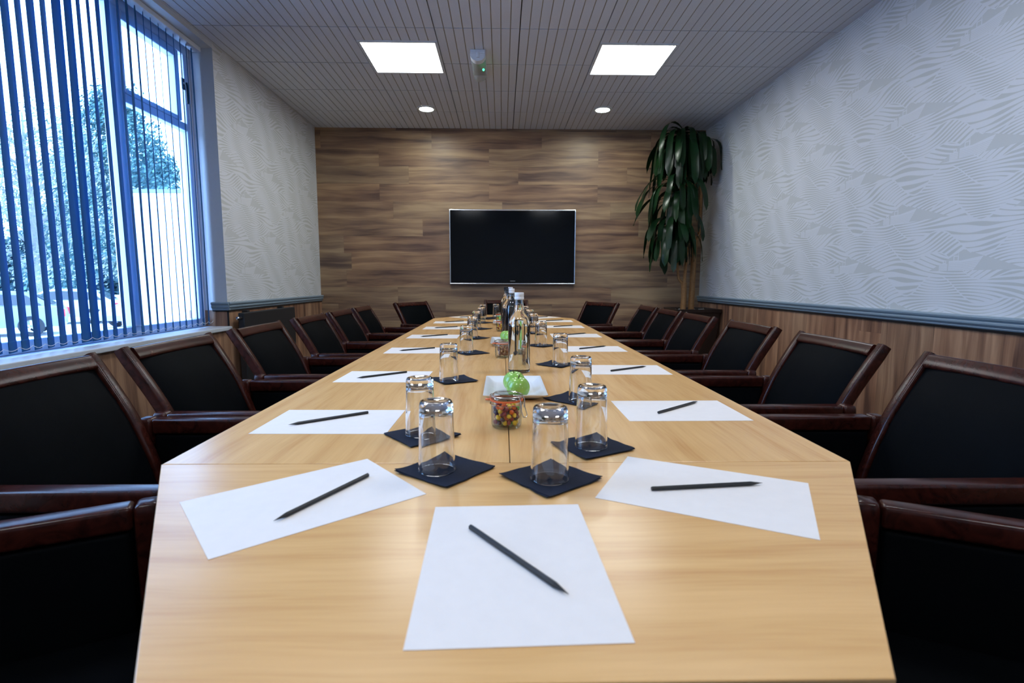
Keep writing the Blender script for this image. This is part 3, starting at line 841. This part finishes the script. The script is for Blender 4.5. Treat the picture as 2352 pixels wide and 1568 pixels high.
for code, (x, y) in GL.items():
    lab = f'clear upturned tumbler {place(code)}'
    if g0 is None:
        prof = [(0.0318, 0.0), (0.0322, 0.0008), (0.0318, 0.010), (0.0308, 0.045), (0.0293, 0.100), (0.0288, 0.115), (0.0280, 0.1195), (0.0262, 0.1225), (0.0235, 0.1235),
                (0.021, 0.1232), (0.017, 0.1222), (0.010, 0.1212), (0, 0.1208)]
        inner = [(0, 0.1035), (0.012, 0.1038), (0.020, 0.1050), (0.0245, 0.1055), (0.0262, 0.1025), (0.0270, 0.095), (0.0286, 0.045), (0.0298, 0.010), (0.0304, 0.0006), (0.0310, 0.0)]
        bm = bmesh.new(); rings = lathe(bm, prof[::-1], 40); r2 = lathe(bm, inner, 40)
        A, B = rings[-1], r2[-1]
        for k in range(40): bm.faces.new((A[k], A[(k + 1) % 40], B[(k + 1) % 40], B[k]))
        g0 = obj('tumbler', bm, M['glass'], None, (x, y, TZ + 0.0030), smooth=True); tag(g0, lab, 'glass', 'upturned tumblers on the table')
    else: dup(g0, lab, (x, y, TZ + 0.0030))

# ------------------------------------------------------------------ water bottles down the middle
def make_bottle(label, cap):
    t = thing('water_bottle', label, 'bottle', (0, 0, 0), 0, 'glass water bottles on the table')
    P = [(0, 0.004), (0.026, 0.003), (0.034, 0.0), (0.0385, 0.003), (0.0398, 0.010), (0.0398, 0.165), (0.0393, 0.176), (0.0370, 0.190), (0.0320, 0.203), (0.0262, 0.213), (0.0215, 0.222), (0.0180, 0.233), (0.0160, 0.246), (0.0152, 0.262), (0.0160, 0.264), (0.0160, 0.268), (0.0145, 0.269), (0.0145, 0.284)]
    I = [(0.0120, 0.284)] + [(max(0.001, r - 0.0028), z) for r, z in P[13:4:-1]] + [(0.0370, 0.012), (0.033, 0.008), (0.024, 0.008), (0, 0.009)]
    bm = bmesh.new(); lathe(bm, P + I, 40); obj('bottle_glass', bm, M['bottle_glass'], t, smooth=True)
    q = lambda r: r - 0.0028 + 0.00012
    Wt = [(0, 0.0089), (0.0241, 0.0079), (0.0331, 0.0079), (0.0371, 0.0119)] + [(q(r), z) for r, z in P[5:12]] + [(q(0.0165), 0.243), (0.0136, 0.244), (0, 0.2435)]
    bm = bmesh.new(); lathe(bm, Wt, 40); obj('water', bm, M['water'], t, smooth=True)
    bm = bmesh.new(); lathe(bm, [(0.0148, 0.2645), (0.0166, 0.2645), (0.0170, 0.2665), (0.0170, 0.2725), (0.0162, 0.2735), (0.0162, 0.2750), (0.0170, 0.2760), (0.0170, 0.2865), (0.0160, 0.2892), (0, 0.2895), (0, 0.285), (0.0148, 0.285), (0.0148, 0.2645)], 40)
    obj('screw_cap', bm, cap, t, smooth=True)
    return t
b0 = make_bottle('clear water bottle with a white cap behind the plate of apples farthest from the television', M['white_cap'])
b0.location = (0.062, 1.873, TZ)
dup(b0, 'clear water bottle with a white cap, second along the table, behind the jar of nuts', (0.054, 2.937, TZ))
dup(b0, 'clear water bottle with a white cap, the one closest to the television', (0.060, 3.700, TZ))
b1 = make_bottle('clear water bottle with a black cap, just behind the second white capped bottle', M['black_cap'])
b1.location = (0.038, 3.055, TZ)
dup(b1, 'clear water bottle with a black cap beside the white capped bottle closest to the television', (0.030, 3.83, TZ))

# ------------------------------------------------------------------ plates and apples
def make_plate(label):
    t = thing('serving_plate', label, 'plate', (0, 0, 0), 0, 'oblong white plates on the table')
    rect = lambda w, l, r, z: [(a, b, z) for a, b in fillet_rect(w, l, r, 4)]
    bm = bmesh.new()
    outer = [rect(0.110, 0.215, 0.008, 0.0), rect(0.128, 0.235, 0.008, 0.004), rect(0.174, 0.290, 0.006, 0.0175), rect(0.178, 0.294, 0.006, 0.0190), rect(0.178, 0.294, 0.006, 0.0205), rect(0.172, 0.288, 0.006, 0.0205),
             rect(0.150, 0.262, 0.006, 0.0150), rect(0.128, 0.238, 0.006, 0.0085), rect(0.112, 0.218, 0.008, 0.0055)]
    sweep(bm, outer)
    obj('dish', bm, M['porcelain'], t, smooth=True)
    return t
pl = obj_pl = make_plate('oblong white plate with two green apples, the one farthest from the television')
# a one-mesh thing: keep the dish itself as the thing
dish = pl.children[0]; dish.parent = None; dish.name = 'serving_plate'
for k in ('label', 'category', 'group'): dish[k] = pl[k]
bpy.data.objects.remove(pl); dish.name = 'serving_plate'
PLATES = [(0.037, 1.535), (0.030, 2.742), (0.020, 4.03)]
dish.location = (*PLATES[0], TZ)
dup(dish, 'oblong white plate half hidden behind the second bottle and the jar of nuts', (*PLATES[1], TZ))
dup(dish, 'oblong white plate closest to the television', (*PLATES[2], TZ))
def make_apple(label):
    t = thing('green_apple', label, 'apple', (0, 0, 0), 0, 'green apples on the plates')
    bm = bmesh.new(); n = 20
    prof = []
    for i in range(n + 1):
        a = PI * i / n
        r = 0.0330 * math.sin(a) ** 0.92 * (1 + 0.06 * math.cos(a)) if 0 < i < n else 0.0
        z = -0.0305 * math.cos(a)
        dent = math.exp(-(r / 0.010) ** 2)
        z -= 0.010 * dent if a > PI / 2 else -0.006 * dent
        prof.append((r, z + 0.0290))
    lathe(bm, prof, 32)
    for v in bm.verts:
        k = math.atan2(v.co.y, v.co.x); low = max(0, 0.02 - v.co.z) / 0.03
        s = 1 + 0.025 * math.cos(5 * k) * low; v.co.x *= s; v.co.y *= s
    obj('fruit', bm, M['apple'], t, smooth=True)
    bm = bmesh.new(); tube(bm, [(0, 0, 0.047), (0.001, 0.001, 0.056), (0.004, 0.002, 0.062)], [0.0012, 0.0011, 0.0016], 6); obj('stalk', bm, M['stalk'], t)
    return t
a0 = make_apple('green apple, the one at the front of the plate farthest from the television')
PZ = TZ + 0.0064
a0.location = (0.045, 1.425, PZ)
dup(a0, 'green apple behind the other on the plate farthest from the television', (0.036, 1.515, PZ), 1.9)
dup(a0, 'green apple on the middle plate, on the side of the jar of nuts', (0.040, 2.725, PZ), 0.7)
dup(a0, 'green apple on the middle plate, on the side of the television', (0.022, 2.81, PZ), 2.9)
dup(a0, 'green apple on the plate closest to the television, the nearer of two to the bottles', (0.035, 3.99, PZ), 0.4)
dup(a0, 'green apple on the plate closest to the television, the nearer of two to the screen', (0.005, 4.08, PZ), 2.2)

# ------------------------------------------------------------------ clip-top jars
def make_jar(label):
    t = thing('clip_top_jar', label, 'jar', (0, 0, 0), 0, 'clip-top jars on the table')
    P = [(0, 0.003), (0.024, 0.0025), (0.029, 0.0), (0.0325, 0.003), (0.0345, 0.009), (0.0352, 0.030), (0.0352, 0.049), (0.0345, 0.053), (0.0360, 0.056), (0.0360, 0.060), (0.0345, 0.062)]
    I = [(0.0312, 0.062), (0.0318, 0.055), (0.0325, 0.045), (0.0325, 0.030), (0.0318, 0.011), (0.029, 0.0065), (0.020, 0.006), (0, 0.006)]
    bm = bmesh.new(); lathe(bm, P + I, 36); obj('jar_glass', bm, M['jar_glass'], t, smooth=True)
    bm = bmesh.new(); lathe(bm, [(0.0308, 0.0620), (0.0375, 0.0620), (0.0378, 0.0632), (0.0375, 0.0650), (0.0308, 0.0650), (0.0308, 0.0620)], 36)
    box(bm, -0.048, -0.036, -0.006, 0.006, 0.0622, 0.0648, 0.001)
    obj('seal_ring', bm, M['rubber'], t, smooth=True)
    bm = bmesh.new(); lathe(bm, [(0, 0.0690), (0.022, 0.0690), (0.0300, 0.0670), (0.0305, 0.0652), (0.0355, 0.0652), (0.0362, 0.0680), (0.0355, 0.0715), (0.0330, 0.0745), (0.0300, 0.0770), (0.0275, 0.0790), (0.0250, 0.0785), (0.020, 0.0760), (0, 0.0745)], 36)
    obj('lid', bm, M['jar_glass'], t, smooth=True)
    bm = bmesh.new()
    ring = lambda rr, z: [(rr * math.cos(2 * PI * k / 36), rr * math.sin(2 * PI * k / 36), z) for k in range(36)]
    loop_tube(bm, ring(0.0368, 0.0545), 0.0010, 6); loop_tube(bm, ring(0.0366, 0.0735), 0.0010, 6)
    bs, bc = math.sin(-0.5), math.cos(-0.5)
    loc = lambda r, t_, z: (r * bc - t_ * bs, r * bs + t_ * bc, z)
    for s in (-1, 1):
        tube(bm, [loc(0.0366, s * 0.010, 0.0735), loc(0.0405, s * 0.010, 0.066), loc(0.0415, s * 0.010, 0.048), loc(0.0475, s * 0.010, 0.030)], 0.0010, 6)
        tube(bm, [loc(0.0368, s * 0.006, 0.0545), loc(0.0400, s * 0.006, 0.0590), loc(0.0415, s * 0.006, 0.048)], 0.0010, 6)
    tube(bm, [loc(0.0475, -0.010, 0.030), loc(0.0490, 0, 0.0275), loc(0.0475, 0.010, 0.030)], 0.0010, 6)
    tube(bm, [loc(-0.0366, -0.008, 0.0735), loc(-0.040, -0.008, 0.064), loc(-0.0368, -0.008, 0.0545)], 0.0010, 6)
    tube(bm, [loc(-0.0366, 0.008, 0.0735), loc(-0.040, 0.008, 0.064), loc(-0.0368, 0.008, 0.0545)], 0.0010, 6)
    obj('wire_clip', bm, M['wire'], t, smooth=True)
    return t
j0 = make_jar('glass clip-top jar half full of bright sweets, on the seam before the apples')
JARS = [(0.010, 1.152), (0.004, 2.235), (-0.004, 3.44), (-0.014, 4.22)]
j0.location = (*JARS[0], TZ)
dup(j0, 'glass clip-top jar of brown nuts beside the first water bottle', (*JARS[1], TZ), 0.3)
dup(j0, 'glass clip-top jar of sweets between the second and third bottles', (*JARS[2], TZ), -0.4)
dup(j0, 'glass clip-top jar of sweets, the one closest to the television', (*JARS[3], TZ), 0.8)

def pack(n, r, rad, z0, top, seed, flat=1.0):
    """drop n balls of radius r into a round jar and let them settle without touching"""
    rr = random.Random(seed); out = []
    for _ in range(n):
        best = None
        for _t in range(90):
            a = rr.uniform(0, 2 * PI); q = (rad - r) * math.sqrt(rr.random())
            x, y = q * math.cos(a), q * math.sin(a); z = z0 + r
            for (px, py, pz) in out:
                d2 = (px - x) ** 2 + (py - y) ** 2; k = (2.02 * r) ** 2
                if d2 < k: z = max(z, pz + math.sqrt(k - d2) * 1.0)
            if best is None or z < best[2]: best = (x, y, z)
        if best[2] < top: out.append(best)
    return out
def sweets(jar, where, n, r, seed, cols):
    rr = random.Random(seed)
    first = {}
    for (x, y, z) in pack(n, r, 0.0315, 0.0068, 0.050, seed):
        k = rr.choice(cols)
        loc = (JARS[jar][0] + x, JARS[jar][1] + y, TZ + z)
        rot = (rr.uniform(0, 6), rr.uniform(0, 6), rr.uniform(0, 6))
        if k not in first:
            bm = bmesh.new(); bmesh.ops.create_uvsphere(bm, u_segments=14, v_segments=9, radius=r * 0.985)
            for v in bm.verts: v.co.z *= 0.82 if k != 'almond' else 0.62
            nm = 'sweet' if k != 'almond' else 'nut'
            o = obj(nm, bm, M['almond' if k == 'almond' else 'sweet_' + k], None, loc, smooth=True)
            tag(o, (f'round shiny {k} sweet in the jar {where}' if k != 'almond' else f'brown nut in the jar {where}'), nm, f'{k} pieces in the jar {where}')
            first[k] = o
        else:
            o = first[k].copy(); COL.objects.link(o); o.location = loc
        o.rotation_euler = rot
C5 = ['red', 'orange', 'yellow', 'green', 'purple', 'red', 'yellow', 'orange']
sweets(0, 'before the apples', 85, 0.0058, 5, C5)
sweets(1, 'beside the first bottle', 22, 0.0098, 9, ['almond'])
sweets(2, 'between the second and third bottles', 60, 0.0062, 12, ['red', 'orange', 'orange', 'yellow', 'red'])
sweets(3, 'closest to the television', 60, 0.0062, 14, ['green', 'orange', 'green', 'yellow'])

# ------------------------------------------------------------------ plant in the corner
plant = thing('potted_dragon_tree', 'tall dragon tree with drooping dark leaves in the corner', 'plant', (2.125, 5.78, 0))
def square_ring(h, z): return [(a, b, z) for a, b in fillet_rect(2 * h, 2 * h, 0.015, 3)]
bm = bmesh.new(); sweep(bm, [square_ring(0.175, 0), square_ring(0.232, 0.735), square_ring(0.242, 0.74), square_ring(0.245, 0.775), square_ring(0.228, 0.775), square_ring(0.215, 0.735)])
obj('planter', bm, M['planter'], plant, smooth=True)
bm = bmesh.new(); n = 14
V = [[bm.verts.new((-0.216 + 0.432 * i / n, -0.216 + 0.432 * j / n, 0.744 + 0.008 * noise.noise(Vector((i * 0.5, j * 0.5, 2))))) for j in range(n + 1)] for i in range(n + 1)]
for i in range(n):
    for j in range(n): bm.faces.new((V[i][j], V[i + 1][j], V[i + 1][j + 1], V[i][j + 1]))
obj('soil', bm, M['soil'], plant, smooth=True)
bm = bmesh.new(); rr = random.Random(4)
for k in range(70):
    mtx = Matrix.Translation((rr.uniform(-0.2, 0.2), rr.uniform(-0.2, 0.2), 0.756)) @ Matrix.Rotation(rr.uniform(0, 6), 4, 'Z') @ Matrix.Diagonal((1, rr.uniform(0.6, 1), 0.6, 1))
    bmesh.ops.create_icosphere(bm, subdivisions=1, radius=rr.uniform(0.008, 0.018), matrix=mtx)
pb = obj('pebbles', bm, M['pebble'], plant, smooth=True); pb['kind'] = 'stuff'
CANES = [([(-0.105, -0.02, 0.74), (-0.10, -0.02, 0.90), (-0.108, -0.02, 1.06)], [0.031, 0.029, 0.031]),
         ([(-0.125, -0.02, 1.06), (-0.165, -0.02, 1.10), (-0.185, -0.02, 1.24), (-0.20, -0.03, 1.50), (-0.24, -0.04, 1.74)], [0.017, 0.014, 0.013, 0.013, 0.016]),
         ([(0.015, 0.06, 0.74), (0.02, 0.06, 1.10), (0.025, 0.06, 1.40), (0.03, 0.05, 1.55)], [0.033, 0.030, 0.028, 0.026]),
         ([(0.02, 0.05, 1.52), (-0.05, 0.03, 1.75), (-0.15, 0.0, 1.95), (-0.20, -0.02, 2.14)], [0.017, 0.014, 0.014, 0.016]),
         ([(0.04, 0.05, 1.50), (0.07, 0.05, 1.62), (0.075, 0.06, 2.05), (0.03, 0.09, 2.70)], [0.017, 0.014, 0.013, 0.016]),
         ([(-0.105, -0.03, 1.05), (-0.07, 0.02, 1.40), (-0.08, 0.05, 2.0), (-0.16, 0.05, 2.72)], [0.018, 0.014, 0.014, 0.015])]
for pts, rad in CANES:
    bm = bmesh.new(); tube(bm, pts, rad, 12); obj('cane', bm, M['cane'], plant, smooth=True)
def leaf(bm, org, az, length, width, rise, droop, rr):
    """one strap leaf: rises out, arches over and hangs; folded along its midrib"""
    n = 11; d = Vector((math.cos(az), math.sin(az), 0)); sd = Vector((-d.y, d.x, 0)); p = Vector(org)
    ang = rise; rows = []; st = length / n; tw = rr.uniform(-0.5, 0.5)
    for i in range(n + 1):
        t = i / n
        w = width * (0.32 + 0.68 * math.sin(min(1.0, (t * 1.05) ** 0.9) * PI * 0.62)) * (1 if t < 0.82 else max(0.02, math.sqrt(max(0.0, 1 - ((t - 0.82) / 0.18) ** 2))))
        tan = d * math.cos(ang) + Vector((0, 0, math.sin(ang)))
        nrm = -d * math.sin(ang) + Vector((0, 0, math.cos(ang)))
        s2 = (sd * math.cos(tw * t) + nrm * math.sin(tw * t)); n2 = nrm * math.cos(tw * t) - sd * math.sin(tw * t)
        wav = 0.006 * math.sin(t * 9 + az * 3)
        rows.append([bm.verts.new(p + s2 * w * 0.5 + n2 * (0.10 * w + wav)), bm.verts.new(p), bm.verts.new(p - s2 * w * 0.5 + n2 * (0.10 * w - wav))])
        p = p + tan * st
        ang = max(-PI / 2 + 0.12, ang - droop * (0.35 + 1.3 * math.exp(-((t - 0.25) / 0.22) ** 2)) / n)
    for A, B in zip(rows, rows[1:]):
        bm.faces.new((A[0], A[1], B[1], B[0])); bm.faces.new((A[1], A[2], B[2], B[1]))
HEADS = [((-0.24, -0.04, 1.72), 48, 0.60, 0.26, 0.22), ((-0.22, -0.02, 2.14), 52, 0.66, 0.34, 0.30), ((-0.16, 0.05, 2.69), 58, 0.70, 0.32, 0.24), ((0.03, 0.09, 2.66), 44, 0.62, 0.18, 0.20)]
for hi, (c, cnt, L, spread, vert) in enumerate(HEADS):
    bm = bmesh.new(); rr = random.Random(20 + hi)
    for k in range(cnt):
        az = 2.399 * k + rr.uniform(-0.3, 0.3)
        wall = max(0.0, math.cos(az - 0.75))                       # leaves towards the two walls stay short
        ln = L * rr.uniform(0.75, 1.08) * (1 - 0.45 * wall)
        z = c[2] - vert * rr.random() + 0.03
        rise = rr.uniform(-0.2, 1.0) if z < 2.4 else rr.uniform(-0.3, 0.55)
        if wall > 0.3: rise = rr.uniform(-0.9, -0.2)
        leaf(bm, (c[0] + rr.uniform(-0.012, 0.012), c[1] + rr.uniform(-0.012, 0.012), z), az, ln, rr.uniform(0.055, 0.082), rise, rr.uniform(2.3, 3.4), rr)
    for v in bm.verts:
        v.co.z = min(v.co.z, ZC - 0.015); v.co.x = min(v.co.x, XR - 2.125 - 0.012); v.co.y = min(v.co.y, YB - 5.78 - 0.012)
    bmesh.ops.solidify(bm, geom=bm.faces[:], thickness=0.0008)
    obj('foliage', bm, M['leaf'], plant, smooth=True)

# ------------------------------------------------------------------ outside the window
GZ = -0.70
struct('ground', bx(-90, XW - 0.3, -20, 90, GZ - 0.2, GZ), M['asphalt'])
gar = thing('garage', 'white rendered flat roofed garage outside the window', 'garage', (-6.42, 12.0, GZ))
obj('garage_wall', bx(-1.85, 2.2, 0.0, 4.0, 0, 3.45), M['render'], gar)
obj('fascia', bx(-1.95, 2.3, -0.12, 4.1, 3.33, 3.70, 0.01), M['render'], gar)
obj('roof_edge', bx(-2.0, 2.35, -0.16, 4.15, 3.70, 3.77), M['roof_edge'], gar)
bm = bx(0.55, 1.05, -0.03, 0.0, 2.39, 2.42); obj('lintel_strip', bm, M['roof_edge'], gar)

def car(name, label, paint, loc, rotz):
    """x forward, y across; side outline lofted across the width with a narrower roof"""
    t = thing(name, label, 'car', (*loc, GZ), rotz, 'parked cars outside')
    side = [(-2.05, 0.30), (-2.12, 0.55), (-2.08, 0.82), (-1.95, 0.95), (-1.45, 0.98), (-0.6, 0.98), (0.75, 0.95), (1.55, 0.84), (2.0, 0.68), (2.10, 0.48), (2.05, 0.28)]
    bm = bmesh.new(); secs = []
    for y, k in ((-0.86, 0.90), (-0.82, 0.97), (-0.70, 1.0), (0, 1.01), (0.70, 1.0), (0.82, 0.97), (0.86, 0.90)):
        secs.append([(x * (0.985 if abs(y) > 0.8 else 1), y, 0.28 + (z - 0.28) * k) for x, z in side])
    sweep(bm, secs); obj('body', bm, paint, t, smooth=True)
    roof = [(-1.85, 0.96), (-1.35, 1.34), (-0.9, 1.43), (0.0, 1.44), (0.35, 1.38), (1.05, 0.95)]
    bm = bmesh.new(); secs = []
    for y, k in ((-0.72, 0.0), (-0.62, 0.93), (-0.5, 1.0), (0.5, 1.0), (0.62, 0.93), (0.72, 0.0)):
        secs.append([(x, y, 0.95 + (z - 0.95) * max(k, 0.02)) for x, z in roof])
    sweep(bm, secs); obj('cabin', bm, paint, t, smooth=True)
    for s in (-1, 1):
        bm = bmesh.new(); P = [(-1.55, 1.0), (-1.2, 1.30), (-0.2, 1.36), (0.25, 1.32), (0.80, 1.0)]
        yy = lambda z: s * (0.735 - (z - 0.95) * 0.22)
        a = [bm.verts.new((x, yy(z), z)) for x, z in P]; b = [bm.verts.new((x, yy(z) - s * 0.03, z)) for x, z in P]
        bm.faces.new(a); bm.faces.new(b[::-1])
        for i in range(5): bm.faces.new((a[i], a[(i + 1) % 5], b[(i + 1) % 5], b[i]))
        obj('side_window', bm, M['car_glass'], t)
        bm = bx(-2.13, -1.93, s * 0.86 - 0.13 if s > 0 else -0.88, 0.88 if s > 0 else -0.86 + 0.13, 0.60, 0.86, 0.03)
        obj('tail_lamp', bm, M['tail_red'], t, smooth=True)
        for x in (-1.28, 1.30):
            bm = bmesh.new(); lathe(bm, [(0.20, -0.10), (0.31, -0.10), (0.325, -0.06), (0.325, 0.06), (0.31, 0.10), (0.20, 0.10), (0.20, -0.10)], 28)
            bmesh.ops.rotate(bm, verts=bm.verts[:], cent=(0, 0, 0), matrix=Matrix.Rotation(PI / 2, 3, 'X'))
            wl = obj('wheel', bm, M['tyre'], t, (x, s * 0.80, 0.325), smooth=True)
            bm = bmesh.new()
            for k in range(5):
                mt = Matrix.Rotation(2 * PI * k / 5, 4, 'Y')
                nb = len(bm.verts); box(bm, -0.03, 0.03, s * 0.06 - 0.015, s * 0.06 + 0.015, 0.0, 0.205)
                bm.verts.ensure_lookup_table()
                for v in bm.verts[nb:]: v.co = mt @ v.co
            obj('alloy_spokes', bm, M['alloy'], wl)
    bm = bmesh.new(); P = [(-1.80, 1.02), (-1.42, 1.31)]
    v = [bm.verts.new((x - 0.03, y, z)) for (x, z), hwid in zip(P, (0.62, 0.52)) for y in (-hwid, hwid)]
    v2 = [bm.verts.new(q.co + Vector((0.04, 0, 0))) for q in v]
    for q in ((0, 1, 3, 2),): bm.faces.new([v[i] for i in q]); bm.faces.new([v2[i] for i in q[::-1]])
    for i, j in ((0, 1), (1, 3), (3, 2), (2, 0)): bm.faces.new((v[i], v[j], v2[j], v2[i]))
    obj('rear_window', bm, M['car_glass'], t)
    return t
car('parked_car', 'silver parked car with a red tail lamp outside the window', M['silver_car'], (-16.55, 16.75), R(215))
car('parked_car', 'white parked car beside the silver one, closer to the garage', M['white_car'], (-14.0, 21.6), R(262))
car('parked_car', 'white parked car behind the silver one, below the trees', M['white_car'], (-18.4, 22.0), R(205))

def tree(name, label, loc, height, crown, n_leaf, mat, seed, conifer=False, leaf_size=0.28, bare=True):
    rr = random.Random(seed); t = thing(name, label, 'tree', (*loc, GZ), 0)
    bm = bmesh.new(); tips = []
    tube(bm, [(0, 0, 0), (0.1, 0.1, height * 0.3), (-0.1, 0, height * 0.6), (0, 0, height * 0.9)], [height * 0.028, height * 0.022, height * 0.012, 0.03], 8)
    for k in range(34 if bare else 10):
        z0 = height * rr.uniform(0.18, 0.8); a = rr.uniform(0, 2 * PI); L = crown * rr.uniform(0.5, 0.95) * (1.1 - 0.5 * z0 / height)
        p = Vector((0, 0, z0)); pts = [p.copy()]; d = Vector((math.cos(a), math.sin(a), rr.uniform(0.2, 0.9))).normalized()
        for q in range(5):
            d = (d + Vector((rr.uniform(-.3, .3), rr.uniform(-.3, .3), rr.uniform(-.2, .3)))).normalized(); p = p + d * L / 5; pts.append(p.copy())
            if bare and q > 0:
                e = (d + Vector((rr.uniform(-.9, .9), rr.uniform(-.9, .9), rr.uniform(-.5, .7)))).normalized()
                tube(bm, [p, p + e * L * 0.16, p + (e + Vector((0, 0, 0.2))) * L * 0.32], [0.035, 0.022, 0.008], 4)
        tube(bm, pts, [0.10, 0.075, 0.055, 0.04, 0.028, 0.012], 5); tips.append(p)
    obj('branches', bm, M['bark'], t, smooth=True)
    bm = bmesh.new()
    clumps = [Vector((rr.gauss(0, 1), rr.gauss(0, 1), 0)) for _ in range(70)]
    cl = []
    for _ in range(90):
        if conifer:
            h = rr.random() ** 0.8; rad = crown * (1 - h) ** 0.6 * rr.uniform(0.55, 1.0); a = rr.uniform(0, 2 * PI)
            cl.append((Vector((rad * math.cos(a), rad * math.sin(a), height * (0.08 + 0.92 * h))), crown * rr.uniform(0.16, 0.30)))
        else:
            v = Vector((rr.gauss(0, 1), rr.gauss(0, 1), rr.gauss(0, 1))).normalized() * rr.uniform(0.5, 1.0)
            cl.append((Vector((v.x * crown, v.y * crown, height * 0.56 + v.z * height * 0.44)), crown * rr.uniform(0.16, 0.32)))
    for _ in range(n_leaf):
        c, r0 = rr.choice(cl)
        v = Vector((rr.gauss(0, 1), rr.gauss(0, 1), rr.gauss(0, 1))).normalized() * r0 * rr.uniform(0.6, 1.0)
        p = c + v
        if p.z < 0.3: continue
        nrm = (v.normalized() + Vector((rr.uniform(-.7, .7), rr.uniform(-.7, .7), rr.uniform(-.2, .9)))).normalized()
        a = nrm.orthogonal().normalized(); b = nrm.cross(a); s = leaf_size * rr.uniform(0.5, 1.1)
        bm.faces.new([bm.verts.new(p + a * s * q0 + b * s * 0.6 * q1) for q0, q1 in ((-1, 0), (0, -0.8), (1, 0), (0, 0.8))])
    obj('foliage', bm, mat, t)
    return t
tree('tall_tree', 'tall pale autumn tree with bare twigs outside, behind the silver car', (-23.8, 27.3), 11.2, 4.4, 15000, M['tree_light'], 31, leaf_size=0.10)
tree('tall_tree', 'half bare pale tree outside, at the window edge away from the garage', (-37.0, 33.0), 13.0, 4.6, 9000, M['tree_light'], 32, leaf_size=0.13)
tree('tall_tree', 'dense dark green tree outside, directly beside the window mullion', (-38.4, 54.4), 15.5, 6.7, 16000, M['tree_dark'], 33, bare=False, leaf_size=0.26)
tree('conifer_tree', 'broad blue green conifer rising behind the white garage', (-27.4, 39.2), 14.6, 6.0, 26000, M['conifer'], 34, conifer=True, bare=False, leaf_size=0.17)
# dark hedge behind the cars
hd = bmesh.new(); rr = random.Random(50)
for _ in range(7000):
    s = rr.uniform(0, 1); p = Vector((-80 + 34 * s, 52 + 20 * s, GZ)) + Vector((rr.gauss(0, 0.8), rr.gauss(0, 0.8), rr.uniform(0.1, 7.0 + 0.8 * math.sin(s * 30))))
    nrm = Vector((rr.uniform(-1, 1), rr.uniform(-1, 1), rr.uniform(-.3, 1))).normalized(); a = nrm.orthogonal().normalized(); b = nrm.cross(a); q = rr.uniform(0.4, 0.8)
    hd.faces.new([hd.verts.new(p + a * q * i + b * q * j) for i, j in ((-1, 0), (0, -0.7), (1, 0), (0, 0.7))])
o = obj('hedge', hd, M['tree_dark']); tag(o, 'long dark hedge outside, behind the parked cars', 'hedge')
